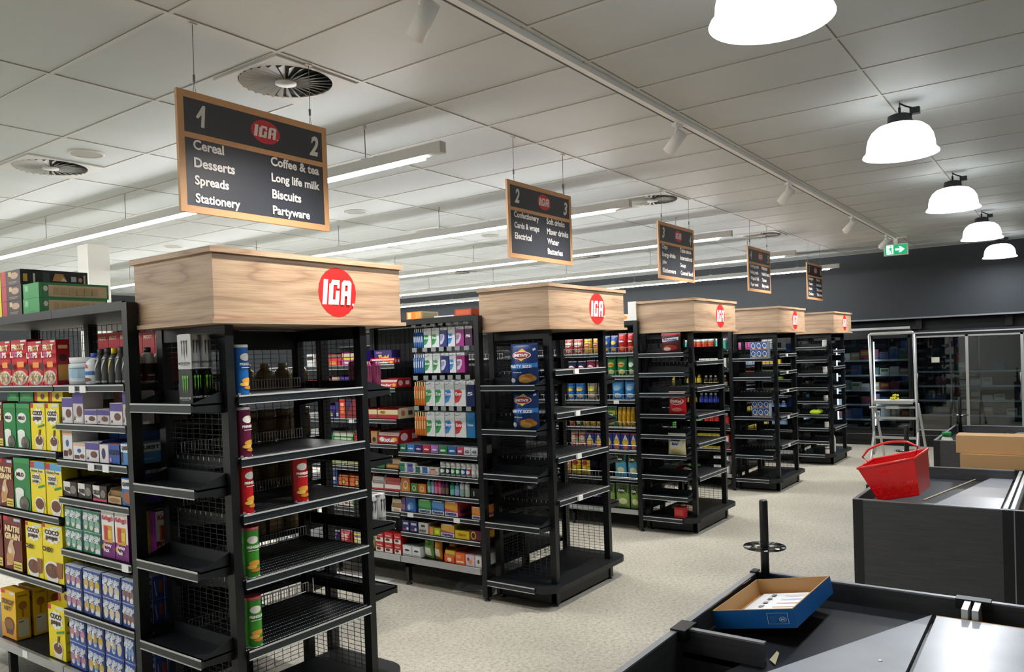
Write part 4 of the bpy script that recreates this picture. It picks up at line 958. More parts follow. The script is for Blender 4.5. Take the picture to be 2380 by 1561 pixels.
variety = carton('#7c1f7e', [('r', 0, .36, 1, 1, '#f4f0ee'), ('r', .15, .33, .85, .70, '#d8a23a'), ('r', .22, .38, .5, .68, '#c8323c'), ('r', .5, .42, .8, .6, '#e8d24a'), ('e', .12, .22, .11, .06, '#e8a24a'), ('t', "Kellogg's", .5, .85, .9, .14, '#c41230', .25, .03), ('t', 'Variety', .5, .27, .62, .09, '#ffffff', 0, .04), ('t', 'Pack', .46, .17, .42, .08, '#ffffff', 0, .04)], [('r', 0, 0, .34, 1, '#7c1f7e'), ('r', .34, 0, 1, 1, '#c9a46a'), ('e', .5, .7, .14, .1, '#b0443a'), ('e', .7, .4, .16, .14, '#d8c03a')], sidec='#8a2a7e')
# nutrition boxes, bars
def nbox(body, band, txt=None, tc='#ffffff', low='#e9e6e2', extra=()):
    return carton(body, [('r', 0, .62, 1, .97, band), ('r', .1, .05, .9, .16, low), ('e', .62, .38, .26, .17, '#6b4438'), ('p', '#3a2a3a', .08, .10, .16, .26, .24, .10)] + list(extra) + ([('t', txt, .55, .78, .7, .14, tc, 0, .03)] if txt else []))
atk1, atk2 = nbox('#e4dfe2', '#5a4a9a'), nbox('#cfc6c8', '#4d3f92')
brownbox = carton('#7a5550', [('p', '#5a3a3a', .4, .75, .5, .9, .6, .75), ('r', 0, .4, 1, .43, '#5f4340')], sidec='#6a4844', topc='#836059')
bluebox = carton('#2f5fae', [('r', .1, .2, .9, .3, '#4a78c0')], topc='#3f6db8')
losugar = tray('#2b58b0', ['#c98a94', '#d8b0b0'], [('r', 0, 0, .45, 1, '#e9e2e2'), ('e', .2, .5, .1, .3, '#2a3560'), ('r', .5, .1, .6, .3, '#e58fa8'), ('t', 'LO SUGAR', .72, .62, .48, .28, '#1a2238', 0, .05)], lipf=.85)
carmanw = carton('#e8e6e4', [('r', 0, .82, 1, 1, '#e0b89a'), ('e', .5, .55, .16, .12, '#2f5fae'), ('r', .1, .1, .5, .3, '#5a3a30'), ('e', .75, .25, .18, .12, '#7a4a3a')], topc='#efe9e4')
questb = carton('#4f8fcb', [('r', 0, .58, 1, .98, '#e9eef2'), ('r', 0, .1, .2, .6, '#3a2a24'), ('t', 'QUEST', .5, .78, .74, .22, '#1c2430', 0, .05)], [('r', 0, .55, 1, .95, '#eef2f5'), ('t', 'QUEST', .45, .74, .6, .2, '#1c2430', 0, .05), ('r', .2, .2, .6, .24, '#a8cbe8')], topc='#c9ced2', sidec='#5a9bd6')
wafer = tray('#26201e', ['#5a4640', '#3f3430'], [('p', '#e9e4e0', 0, .4, .5, .2, .5, 1, 0, 1), ('e', .72, .5, .2, .28, '#8a8078'), ('t', 'WAFER', .3, .5, .42, .3, '#26201e', 0, .05)], lipf=.9)
deluxe = tray('#26201e', ['#5a4640', '#3f3430'], [('p', '#e9e4e0', 0, .4, .5, .2, .5, 1, 0, 1), ('r', 0, 0, 1, .16, '#d84a78'), ('e', .74, .5, .18, .26, '#8a8078'), ('t', 'DELUXE', .32, .55, .5, .3, '#26201e', 0, .05)], lipf=.9)
creamtray = tray('#c9b48a', ['#b08a4a', '#8a6a3a'], [('e', .5, .5, .4, .3, '#a8763a')], lipf=.5)
tub = jar('#e9eef0', '#eef1f2', '#cfdbe2', [('r', .0, .14, .35, .34, '#2a7ec0'), ('r', .42, .25, .95, .55, '#9fc0d6'), ('r', .46, .58, .9, .62, '#7fa0b8')], .2)
whitebottle = bottle('#eceef0', '#2a52a8', '#e3e6e8', (.1, .62), None, [('p', '#cf3a30', .4, .52, .5, .68, .6, .52), ('r', 0, .3, 1, .42, '#2f6fb8'), ('e', .5, .16, .2, .06, '#6b3a2a')])
darkbottle = bottle('#3c3d3e', '#3f4041', '#2c2d2e', (.06, .7), None, [('p', '#d9dadb', .25, .3, .35, .3, .75, .68, .65, .68), ('r', .2, .05, .8, .10, '#8c8d8e')])
yelbottle = bottle('#3c3d3e', '#e8d01c', '#2c2d2e', (.06, .7), None, [('p', '#e8d84a', .3, .3, .4, .3, .7, .68, .6, .68)])
chocbottle = bottle('#e9e7e4', '#17181a', '#5a1f1c', (.06, .55), [(.9, 0), (1, .03), (1, .60), (1, .72), (.8, .82), (.5, .86)], [('r', .2, .3, .8, .5, '#2a1a1a'), ('r', .3, .2, .7, .24, '#d8cfc8')])
darkcereal = carton('#3b2a26', [('r', 0, 0, .26, 1, '#c4283a'), ('e', .7, .62, .2, .22, '#c9a48a'), ('r', .4, .6, .55, .9, '#d8c48a'), ('r', .4, .2, .85, .24, '#b8a090'), ('r', .45, .12, .8, .15, '#b8a090')], [('r', .04, .2, .10, .7, '#c9a83a'), ('r', .18, .15, .21, .75, '#d8d4c8'), ('r', .32, .15, .42, .85, '#3a4048'), ('p', '#c98a5a', .46, .3, .5, .8, .62, .8, .68, .3), ('p', '#e8d8c0', .58, .3, .62, .55, .68, .3), ('r', .74, .3, .82, .65, '#aeb4ba'), ('e', .88, .45, .03, .16, '#c98a6a'), ('r', .93, .2, .96, .8, '#a8a49c')], sidec='#17181c', topc='#2a2422')
greencereal = carton('#2a9a48', [('r', .1, .4, .38, .9, '#3fae5c'), ('r', .14, .5, .32, .85, '#8fc89a'), ('r', .45, .1, .75, .14, '#1f7a38')], [('r', .05, .08, .97, .85, '#c9b184'), ('r', .05, .08, .13, .85, '#1c7c3a'), ('e', .09, .6, .03, .18, '#e8e4d0')] + [('r', .2 + .11 * k_, .2, .28 + .11 * k_, .7, '#b89c6c') for k_ in range(6)], sidec='#1f7f3c', topc='#2a9048')
yellowcereal = carton('#efdc1c', [('r', 0, 0, .22, 1, '#e8c81c'), ('e', .6, .5, .2, .3, '#8a6a2a')], sidec='#c8b616')

def where(look): return look
ITEMC = {}
def kind_parts(fn_, w, h, d):
    k = (id(fn_), round(w, 3), round(h, 3), round(d, 3))
    if k not in KC: KC[k] = [(n_, m_.mesh(n_)) for n_, m_ in fn_(round(w, 3), round(h, 3), round(d, 3))]
    return KC[k]
def place(fn_, name, look, cat, grp, loc, size, rz=0.0):
    ps_ = kind_parts(fn_, *size)
    o = link(name, ps_[0][1], None, loc, rz)
    for n_, me in ps_[1:]: link(n_, me, o)
    o['category'] = cat; o['label'] = look
    if grp: o['group'] = grp
    return o
def next_z(face, y, z):
    i = min(range(5), key=lambda q: abs(XS[q] - .036 - face)); j = sum(1 for a, b_ in BAYS[i] if y > b_)
    up = [q for q in LEV.get((i, min(j, 2)), DEF) if q > z + .02]
    return min(up) if up else 9.0
def row(face, z, spot, items, out=-1, grp=None):
    """items: (ya, yb, h, kind, name, look, category[, inset[, depth[, dz]]]) along a gondola side facing -X."""
    cnt = {}
    for it in items: cnt[it[5]] = cnt.get(it[5], 0) + 1
    # count from the end display outwards (small y first)
    seq = sorted(range(len(items)), key=lambda q: (items[q][0] + items[q][1]) / 2); seen = {}; lab = {}
    for q in seq:
        lk = items[q][5]; seen[lk] = seen.get(lk, 0) + 1
        lab[q] = f'{lk}, {ORD[seen[lk]-1]} from the post, {spot}' if cnt[lk] > 1 else f'{lk}, {spot}'
    for q, it in enumerate(items):
        ya, yb, h, kf, nm, lk, cat = it[:7]; ins = it[7] if len(it) > 7 else .008; d = it[8] if len(it) > 8 else None; dz = it[9] if len(it) > 9 else 0
        h = min(h, next_z(face, (ya + yb) / 2, z) - .034 - z - dz)
        w = abs(ya - yb) - .004; d = d if d else min(.3, max(.05, w * .45))
        place(kf, nm, lab[q], cat, grp or f'{cat}s {spot}', (face + ins, (ya + yb) / 2, z + .0008 + dz), (w, h, d), -math.pi / 2)
g1 = -.036
# ---- cereal run, top of the shelving
zt = 2.1385
row(g1, zt, 'lowest on top of the cereal shelving', [(1.985, 1.735, .083, darkcereal, 'cereal_box', 'dark brown and red cereal box lying flat', 'cereal box', .02, .34), (1.722, 1.527, .08, greencereal, 'cereal_box', 'green cereal box lying flat', 'cereal box', .02, .36), (2.20, 1.99, .083, yellowcereal, 'cereal_box', 'yellow cereal box lying flat', 'cereal box', .02, .34)], grp='boxes on top of the cereal shelving')
row(g1, zt + .084, 'second up on top of the cereal shelving', [(1.985, 1.735, .083, darkcereal, 'cereal_box', 'dark brown and red cereal box lying flat', 'cereal box', .02, .34), (1.716, 1.527, .08, greencereal, 'cereal_box', 'green cereal box lying flat', 'cereal box', .02, .37, -.003), (2.20, 1.99, .083, yellowcereal, 'cereal_box', 'yellow cereal box lying flat', 'cereal box', .02, .34)], grp='boxes on top of the cereal shelving')
row(g1, zt + .168, 'topmost of its stack above the cereal shelving', [(1.985, 1.74, .083, darkcereal, 'cereal_box', 'dark brown and red cereal box lying flat', 'cereal box', .02, .36), (2.20, 1.99, .083, yellowcereal, 'cereal_box', 'yellow cereal box lying flat', 'cereal box', .02, .34)], grp='boxes on top of the cereal shelving')
# ---- upper cereal shelf, drinks
row(g1, 1.752, 'upper cereal shelf', [(2.035, 1.874, .25, froot, 'cereal_box', 'tall red fruit loop cereal box', 'cereal box'), (1.868, 1.67, .25, froot, 'cereal_box', 'tall red fruit loop cereal box', 'cereal box'), (1.665, 1.495, .235, froot, 'cereal_box', 'smaller red fruit loop cereal box', 'cereal box'), (1.492, 1.338, .235, froot, 'cereal_box', 'smaller red fruit loop cereal box', 'cereal box'), (2.22, 2.04, .25, froot, 'cereal_box', 'tall red fruit loop cereal box', 'cereal box'),
    (1.29, 1.10, .138, tub, 'powder_tub', 'squat white powder tub', 'tub', .01), (1.088, .982, .155, whitebottle, 'drink_bottle', 'white bottle with blue cap', 'bottle', .01)] + [(a, a - .063, .172 + .004 * (q % 2), yelbottle if q == 2 else darkbottle, 'drink_bottle', 'dark grey shake bottle with yellow cap' if q == 2 else 'dark grey shake bottle', 'bottle', .01) for q, a in enumerate((.975, .911, .847, .783, .719))])
row(g1, 1.752, 'behind the upper-shelf bottles', [(1.335 - .112 * q, 1.335 - .112 * (q + 1), .262 - .01 * (q > 2), frootside, 'cereal_box', 'dark red cereal box', 'cereal box', .22, .2) for q in range(6)])
for q in range(3): place(chocbottle, 'drink_bottle', f'white and brown chocolate bottle with black cap, {ORD[q]} from the aisle, upper cereal shelf', 'bottle', 'chocolate bottles', (.03 + .065 * q, .655 + .0 * q, 1.753), (.062, .17, .06))
# ---- left bay lower shelves
def boxes(z, spot, spec, grp=None, face=g1): row(face, z, spot, spec, grp=grp)
boxes(1.408, 'second cereal shelf', [(2.2, 2.012, .255, nutri, 'cereal_box', 'dark brown grain cereal box', 'cereal box'), (2.006, 1.849, .245, milo, 'cereal_box', 'green chocolate-malt cereal box', 'cereal box'), (1.842, 1.671, .245, milo, 'cereal_box', 'green chocolate-malt cereal box', 'cereal box'), (1.663, 1.494, .248, coco, 'cereal_box', 'yellow chocolate puff cereal box', 'cereal box'), (1.488, 1.334, .248, coco, 'cereal_box', 'yellow chocolate puff cereal box', 'cereal box')])
flatg, flaty = carton('#2a9148', [('r', .2, .3, .8, .7, '#5ab070')], sidec='#1f7f3c'), carton('#efdb1e', [('r', 0, 0, .2, 1, '#cf2233'), ('e', .6, .5, .15, .3, '#6b4a2a')], sidec='#cbb816')
boxes(1.408 + .257, 'laid flat over the second cereal shelf', [(2.0, 1.852, .06, flatg, 'cereal_box', 'green cereal box', 'cereal box', .03, .2), (1.838, 1.675, .06, flatg, 'cereal_box', 'green cereal box', 'cereal box', .03, .2), (1.66, 1.498, .065, flaty, 'cereal_box', 'yellow cereal box', 'cereal box', .03, .2), (1.485, 1.337, .065, flaty, 'cereal_box', 'yellow cereal box', 'cereal box', .03, .2)])
boxes(1.068, 'third cereal shelf', [(2.10, 1.915, .27, nutri, 'cereal_box', 'dark brown grain cereal box', 'cereal box'), (1.906, 1.705, .285, milo, 'cereal_box', 'large green chocolate-malt cereal box', 'cereal box'), (1.697, 1.524, .275, gfcoco, 'cereal_box', 'yellow and blue gluten-free cereal box', 'cereal box'), (1.516, 1.336, .275, gfcoco, 'cereal_box', 'yellow and blue gluten-free cereal box', 'cereal box')])
boxes(.712, 'fourth cereal shelf', [(2.36, 2.09, .30, nutri, 'cereal_box', 'large dark brown grain cereal box', 'cereal box'), (2.073, 1.84, .30, nutri, 'cereal_box', 'large dark brown grain cereal box', 'cereal box'), (1.79, 1.592, .295, chex, 'cereal_box', 'tall yellow chocolate square cereal box', 'cereal box'), (1.588, 1.36, .305, chex, 'cereal_box', 'tall yellow chocolate square cereal box', 'cereal box')])
boxes(.30, 'bottom cereal shelf', [(2.185, 1.99, .275, crunchy, 'cereal_box', 'orange-yellow nut cereal box at the front', 'cereal box', .02, .075), (1.58, 1.392, .285, coco, 'cereal_box', 'big yellow chocolate puff cereal box at the front', 'cereal box', .015, .085), (1.56, 1.40, .06, flaty, 'cereal_box', 'yellow cereal box lying on the big one', 'cereal box', .06, .18, .288)])
for q in range(4): place(crunchy, 'cereal_box', f'orange-yellow nut cereal box, {ORD[q]} behind the front one, bottom cereal shelf', 'cereal box', 'nut cereal boxes in a file', (g1 + .115 + .079 * q, 2.088, .3008), (.19, .275, .075), -math.pi / 2)
for zz, kf, nm_, hh in ((1.408, coco, 'second', .248), (1.068, gfcoco, 'third', .275), (.712, chex, 'fourth', .30), (.30, coco, 'bottom', .285)):
    for q in range(4):
        place(kf, 'cereal_box', f'yellow cereal box, {ORD[q]} behind the front one nearest the drinks, {nm_} cereal shelf', 'cereal box', f'yellow boxes in a file on the {nm_} cereal shelf', (g1 + .118 + .082 * q + (.02 if zz < .4 else 0), 1.434 if zz > .35 else 1.485, zz + .0008), (.158 if zz > .35 else .17, hh, .078), -math.pi / 2)
# ---- nutrition bay near the post
boxes(1.558, 'second drink-bay shelf', [(1.311, 1.20, .13, atk1, 'snack_box', 'white and purple snack box', 'snack box', .012, .12), (1.193, 1.087, .16, atk2, 'snack_box', 'tall white and purple snack box', 'snack box', .012, .1), (1.08, .957, .07, atk1, 'snack_box', 'low white and purple bar box', 'snack box', .012, .12), (.953, .834, .072, atk2, 'snack_box', 'low grey and purple bar box', 'snack box', .012, .12), (.83, .715, .105, atk1, 'snack_box', 'open white bar box', 'snack box', .012, .13), (.71, .650, .17, atk2, 'snack_box', 'narrow white and purple snack box by the post', 'snack box', .012, .12)] + [(1.08 - .1 * q, .985 - .1 * q, .155, brownbox, 'snack_box', 'dull brown snack box behind the bar boxes', 'snack box', .16, .16) for q in range(4)])
boxes(1.372, 'third drink-bay shelf', [(1.321, 1.215, .15, carmanw, 'snack_box', 'white snack box with peach top', 'snack box', .012, .13), (1.21, 1.085, .088, carmanw, 'snack_box', 'low white bar tray', 'snack box', .012, .13), (1.08, .95, .095, atk1, 'snack_box', 'white and pink bar box', 'snack box', .012, .14), (.944, .752, .105, losugar, 'snack_box', 'blue and pink bar tray', 'snack box', .012, .14), (.744, .652, .10, questb, 'snack_box', 'light blue bar box by the post', 'snack box', .012, .19)] + [(1.2 - .1 * q, 1.105 - .1 * q, .165, bluebox, 'snack_box', 'plain blue box at the back', 'snack box', .19, .15) for q in range(3)])
boxes(1.18, 'fourth drink-bay shelf', [(1.332, 1.185, .085, wafer, 'snack_box', 'black and white wafer bar tray', 'snack box', .012, .16), (1.181, 1.034, .085, wafer, 'snack_box', 'black and white wafer bar tray', 'snack box', .012, .16), (1.03, .89, .085, deluxe, 'snack_box', 'black and pink bar tray', 'snack box', .012, .16), (.886, .755, .07, creamtray, 'snack_box', 'tan open bar tray', 'snack box', .012, .16), (.75, .652, .13, carton('#2a6fc0', [('r', 0, .6, 1, .95, '#e9eef2'), ('e', .5, .3, .4, .22, '#a8683a'), ('t', 'QUEST', .5, .77, .8, .16, '#1c2430', 0, .05)], [('r', 0, 0, 1, 1, '#4a2a7a'), ('e', .4, .55, .3, .25, '#8a4a3a')], sidec='#4a2a7a'), 'snack_box', 'blue and purple protein box by the post', 'snack box', .012, .2)])
# multipacks of small drink cartons
def packs(z, spot, cols, h, kinds, lk):
    for lv, nm_ in ((0, 'lower'), (1, 'upper')):
        row(g1, z + lv * (h + .001), f'{nm_} layer, {spot}', [(a, b_, h, kinds[q % len(kinds)], 'drink_multipack', lk[q % len(lk)], 'drink multipack', .012, .055) for q, (a, b_) in enumerate(cols)], grp=f'drink multipacks, {spot}')
packs(.912, 'fifth drink-bay shelf', [(1.333, 1.148), (1.144, .961)], .106, [upg], ['green drink carton multipack'])
boxes(.912, 'beside the green multipacks', [(.957, .834, .225, variety, 'cereal_box', 'white and purple variety cereal box', 'cereal box', .012, .13), (.83, .709, .225, variety, 'cereal_box', 'white and purple variety cereal box', 'cereal box', .012, .13)])
place(variety, 'cereal_box', 'white and purple variety box turned sideways at the shelf end', 'cereal box', None, (.14, .652, .9128), (.12, .225, .045))
packs(.60, 'sixth drink-bay shelf', [(1.354, 1.179), (1.168, .988), (.977, .801), (.791, .674)], .112, [ubl, uye, ucr, uch], ['blue and pink drink carton multipack', 'blue and yellow drink carton multipack', 'blue and cream drink carton multipack', 'blue and brown drink carton multipack'])
packs(.30, 'bottom drink-bay shelf', [(1.336, 1.162), (1.151, .979), (.969, .80), (.789, .692)], .13, six, ['blue six-pack with pink pictures', 'blue six-pack with yellow pictures', 'blue six-pack with cream pictures', 'blue six-pack with pale blue pictures'])
for zz, hh, nm_ in ((.60, .112, 'sixth'), (.30, .13, 'bottom')):
    for q in range(2):
        for lv in range(2): place(ubl if zz > .5 else six[0], 'drink_multipack', f'blue drink multipack end-on, {ORD[q]} back, {["lower", "upper"][lv]} layer, {nm_} drink-bay shelf end', 'drink multipack', f'multipack ends, {nm_} drink-bay shelf', (g1 + .10 + .062 * q, .734, zz + .0008 + lv * (hh + .001)), (.115, hh, .055), -math.pi / 2)
# big khaki jars on the far side of the cereal run, seen through the first end display
kj = bottle('#8c7d4a', '#b8a878', '#6f5f36', (.15, .5)); kj2 = jar('#6a5332', '#a89468', '#8a7448')
for q, (z, kf, nm_) in enumerate(((1.655, kj, 'top'), (1.40, kj2, 'second'), (1.15, kj2, 'third'), (.90, carton('#8a7350', [('r', .1, .2, .9, .8, '#a89060')]), 'fourth'), (.62, kj2, 'fifth'))):
    for k_ in range(4): place(kf, 'storage_jar' if kf is not None else 'jar', f'khaki jar behind the first end display, {ORD[k_]} across, {nm_} rear shelf', 'jar', f'khaki jars, {nm_} rear shelf', (.66 + .12 * k_, .665, z + .001), (.10, .17, .09))
# ================================================================= goods on the first two end displays
def chipcan(c, txtc='#ffffff'):
    return tube_can(c, [('e', .56, .76, .24, .075, '#f4efe2'), ('e', .62, .30, .26, .055, '#e9a63a'), ('e', .48, .23, .2, .04, '#f2c25a'), ('e', .66, .16, .22, .035, '#d88a2a'), ('r', .2, .03, .3, .06, '#e9edf0'), ('r', .70, .03, .8, .05, '#e9edf0'), ('r', .36, .545, .8, .56, '#e9e2d8'), ('t', 'PRINGLES', .58, .62, .56, .055, txtc, 0, .05)], lid='#d9d4d2' if c in ('#1763b0', '#6b1840') else '#cf5560')
cb, cm, cre, cg = chipcan('#1763b0'), chipcan('#6b1840'), chipcan('#c9141c'), chipcan('#3f9a2c')
for kf, x, z, lk in ((cb, .204, 1.69, 'tall blue stacked-chip can, top front shelf of the first end display'), (cm, .204, 1.412, 'tall maroon stacked-chip can, second front shelf of the first end display'), (cre, .204, 1.16, 'tall red stacked-chip can next to the post, third front shelf'), (cre, .512, 1.16, 'tall red stacked-chip can standing alone mid-shelf, third front shelf'), (cg, .222, .87, 'tall green stacked-chip can, fourth front shelf of the first end display'), (cg, .222, .556, 'tall green stacked-chip can, lowest front shelf of the first end display'), (cre, .245, .164, 'red-topped stacked-chip can standing on the deck of the first end display')):
    place(kf, 'chip_can', lk, 'chip can', 'tall chip cans on the first end display', (x, .082, z - .0055 if z > .2 else z), (.073, .228, .073)) if kf is not cg and x < .5 else place(kf, 'chip_can', lk, 'chip can', 'tall chip cans on the first end display', (x - .016, .086, z - .0055), (.073, .228, .073), -.45)
mon_w, mon_b, mon_p = canpack('#c9c9c9', '#3c3e40', 'MONSTER', '#d4d4d3', '#cfcfcf'), canpack('#101312', '#6fd42a', 'MONSTER', '#1c201e', '#15181a'), canpack('#d0628f', '#7a2a55', 'MONSTER', '#d986a6', '#d0628f')
def wingitem(kf, nm, lk, cat, X, x, y, z, size, rz=0): place(kf, nm, lk, cat, None, (x, y, z), size, rz)
mon_w2 = canpack('#e4e4e4', '#2a2c2e', 'MONSTER', '#e4e4e3', '#dfdfdf')
wingitem(mon_b, 'can_pack', 'black and green energy drink four-pack under the white one', 'can pack', 0, .049, .155, 1.6615, (.114, .150, .105))
wingitem(mon_w, 'can_pack', 'white energy drink four-pack stacked on the black one', 'can pack', 0, .049, .155, 1.8125, (.114, .152, .105))
wingitem(mon_p, 'can_pack', 'pink energy drink four-pack on the far side shelf', 'can pack', 0, 1.045, .128, 1.6685, (.132, .152, .135))
wingitem(mon_w2, 'can_pack', 'white energy drink four-pack low on the far side shelf', 'can pack', 0, 1.045, .128, .9365, (.132, .165, .135))
smith = bag('#17366e', [('p', '#e8cf2a', .5, .92, .82, .76, .5, .60, .18, .76), ('e', .47, .75, .36, .10, '#f1efe9'), ('e', .47, .75, .33, .085, '#b3181f'), ('p', '#2f86d0', 0, .38, 1, .44, 1, .56, 0, .52), ('e', .66, .17, .30, .10, '#c98a35'), ('e', .58, .12, .22, .075, '#e8b65a'), ('e', .74, .24, .14, .05, '#a86a2a'), ('p', '#dfe6ee', .86, .90, .93, .93, .96, .88, .88, .85), ('e', .12, .12, .1, .06, '#dfe3ea'), ('t', "SMITH'S", .47, .75, .54, .075, '#ffffff', .1, .05), ('t', 'PARTY SIZE', .46, .47, .84, .075, '#f2f6fb', .05, .04), ('t', 'Original', .36, .32, .34, .04, '#dfe8f4', 0, .02)], seal='#2a4a86')
X2_ = XS[1]
place(smith, 'chip_bag', 'blue party-size chip bag, upper side shelf of the second end display', 'chip bag', 'party chip bags', (X2_ - .015, .058 + .245, 1.61), (.235, .285, .10), -math.pi / 2 + .05)
place(smith, 'chip_bag', 'blue party-size chip bag, second side shelf of the second end display', 'chip bag', 'party chip bags', (X2_ - .015, .058 + .25, 1.288), (.235, .285, .10), -math.pi / 2 - .03)
# third display
X3_, Y3_ = XS[2], YS[2]
snick = bag('#4a1f18', [('p', '#c9242a', .0, .9, 1, .95, 1, 1, 0, 1), ('p', '#e9e6f0', .08, .58, .92, .66, .92, .82, .08, .74), ('e', .5, .26, .36, .16, '#a02a2a'), ('e', .35, .2, .2, .1, '#e3cdb8'), ('t', 'SNICKERS', .5, .70, .74, .10, '#2b3c8c', .1, .05)])
kit = bag('#d01820', [('e', .5, .60, .4, .17, '#f3ece8'), ('e', .5, .60, .36, .14, '#c3141c'), ('e', .5, .2, .3, .1, '#e8837a'), ('t', 'KitKat', .5, .60, .6, .13, '#f7f1ee', .1, .05)])
milky = bag('#ddd4a4', [('e', .5, .62, .38, .24, '#f2efe2'), ('e', .5, .2, .3, .1, '#cdbf7c'), ('t', 'Milky', .5, .72, .6, .14, '#1e2f74', .1, .06), ('t', 'bar', .5, .55, .4, .14, '#1e2f74', .1, .06)])
place(snick, 'confectionery_bag', 'brown and red chocolate share bag, top side shelf of the third end display', 'confectionery bag', None, (X3_ - .01, Y3_ + .27, 1.80), (.21, .185, .07), -math.pi / 2)
place(kit, 'confectionery_bag', 'bright red chocolate share bag, fourth side shelf of the third end display', 'confectionery bag', None, (X3_ - .01, Y3_ + .22, 1.196), (.19, .21, .07), -math.pi / 2)
place(milky, 'confectionery_bag', 'cream white-chocolate share bag, sixth side shelf of the third end display', 'confectionery bag', None, (X3_ - .01, Y3_ + .24, .791), (.19, .20, .07), -math.pi / 2)
place(bag('#c9b48a', [('r', 0, .5, 1, .95, '#2f5fb8'), ('e', .5, .3, .3, .2, '#e3d3a0')]), 'confectionery_bag', 'blue and tan slim packet by the post, top front shelf of the third end display', 'confectionery bag', None, (X3_ + .20, Y3_ + .12, 1.71), (.09, .21, .06))
def lying(kf, nm, lk, cat, loc, size, rz, rx=-1.45):
    o = place(kf, nm, lk, cat, None, loc, size); o.rotation_euler = (rx, 0, rz); return o
lying(bag('#e0c6b4', [('r', 0, .4, 1, .8, '#c9584a'), ('p', '#b8302a', .1, .45, .9, .5, .9, .7, .1, .65)]), 'snack_packet', 'pink and red packet lying on the lowest front shelf of the third end display', 'snack packet', (X3_ + .275, Y3_ + .19, .622), (.16, .20, .06), .25)
lying(bag('#e6c9a8', [('r', 0, .4, 1, .8, '#d8402e'), ('p', '#f3e6d8', .1, .45, .9, .5, .9, .7, .1, .65)]), 'snack_packet', 'orange and white packet lying on the deck of the third end display', 'snack packet', (X3_ + .28, Y3_ + .17, .238), (.17, .22, .07), .3)
place(carton('#d62030', [('r', .1, .2, .9, .8, '#e0584a')]), 'snack_box', 'small red box on the deck of the third end display', 'snack box', None, (X3_ + .02, Y3_ + .24, .1645), (.10, .10, .09), -math.pi / 2)
# fourth display: blue tissue six-packs
X4_, Y4_ = XS[3], YS[3]
six_t = []
for a in range(3):
    for b_ in range(2): six_t += [('r', .02 + a / 3, .02 + b_ / 2, .31 + a / 3, .48 + b_ / 2, '#27458c'), ('e', .165 + a / 3, .26 + b_ / 2, .12, .17, '#dfe4ec'), ('e', .165 + a / 3, .26 + b_ / 2, .09, .12, '#3a62b0'), ('p', '#d9b04a', .04 + a / 3, .04 + b_ / 2, .29 + a / 3, .04 + b_ / 2, .29 + a / 3, .14 + b_ / 2)]
tissue = carton('#b9c0cc', six_t)
for y, z, lk in ((.17, 1.69, 'top'), (.17, .955, 'fourth')): place(tissue, 'tissue_pack', f'blue and white six-pack block, {lk} side shelf of the fourth end display', 'tissue pack', 'blue six-pack blocks', (X4_ + .0, Y4_ + y + .1, z + .001), (.22, .20, .1), -math.pi / 2)
for q, z in enumerate((1.69, .955)): place(carton('#3a5aa8', [('r', .1, .1, .9, .9, '#cfd6e2')]), 'tissue_pack', f'blue and white pack on the far side shelf of the fourth end display, {["upper", "lower"][q]}', 'tissue pack', None, (X4_ + 1.04, Y4_ + .13, z + .001), (.10, .17, .1))
# fifth display
X5_, Y5_ = XS[4], YS[4]
m = MB(); 
for k_ in range(7): m.lathe([(.001, -.03), (.05, -.015), (.06, 0), (.045, .02), (.001, .035)], (.04 * (k_ % 4) - .06, .05 * (k_ // 4) - .02, .032 + .01 * (k_ % 2)), mat('#b6d420', .6), 10)
o = link('cleaning_cloth', m.mesh('cleaning_cloth'), None, (X5_ + .03, Y5_ + .30, .774)); tag(o, 'bright lime cloth heap on a side shelf of the fifth end display', 'cloth')
place(bottle('#e9e8e2', '#d8d6d0', '#cfcfc8', (.2, .55)), 'spray_bottle', 'tall white bottle standing on the deck of the fifth end display', 'bottle', None, (X5_ + .30, Y5_ + .10, .164), (.09, .33, .09))
for q, (z, h) in enumerate(((1.80, .10), (1.395, .10), (.978, .08), (.567, .09), (.163, .12))):
    place(jar(['#c9c6bc', '#a8743a', '#d8d6d0', '#b8b6b0', '#8a2a30'][q], '#e9e7e2', ['#e3e0d8', '#5a3a2a', '#b8b6b0', '#d8d4cc', '#e3e0d8'][q]), 'jar', f'small jar at the front corner of the fifth end display, {["highest", "second highest", "middle", "second lowest", "lowest"][q]} one', 'jar', None, (X5_ + .0, Y5_ + .16, z + .001), (.065, h, .06), -math.pi / 2)
# ================================================================= sweets run (second shelving)
f2 = XS[1] - .036
def gumbox(c, txt, tc='#ffffff', ring=None): return carton(c, ([('e', .3, .5, .2, .36, ring)] if ring else []) + [('t', txt, .52, .45, .62, .34, tc, .12, .04)], topc='#5a5f66')
cols5 = [('#0f6b4c', 'green', 'eclipse'), ('#2f7cc0', 'sky blue', 'eclipse'), ('#1c1a6a', 'navy', 'eclipse'), ('#b9263c', 'red', 'eclipse'), ('#a46cb8', 'violet', 'eclipse'), ('#157c3c', 'emerald', 'extra'), ('#1f5fa8', 'royal blue', 'extra'), ('#b8405a', 'crimson', 'extra')]
yb = [1.529, 1.446, 1.36, 1.279, 1.192, 1.11, 1.017, .927, .859]
row(f2, 1.085, 'long gum shelf under the hanging packs', [(yb[q] - .002, yb[q + 1] + .002, .058, gumbox(c_[0], c_[2]), 'gum_box', f'{c_[1]} gum box', 'gum box', .012, .26) for q, c_ in enumerate(cols5)] + [(.857, .79, .058, gumbox('#d9dbdb', 'G', '#26366e'), 'gum_box', 'white gum box', 'gum box', .012, .26), (.787, .72, .058, gumbox('#d9dbdb', 'G', '#26366e'), 'gum_box', 'white gum box', 'gum box', .012, .26)])
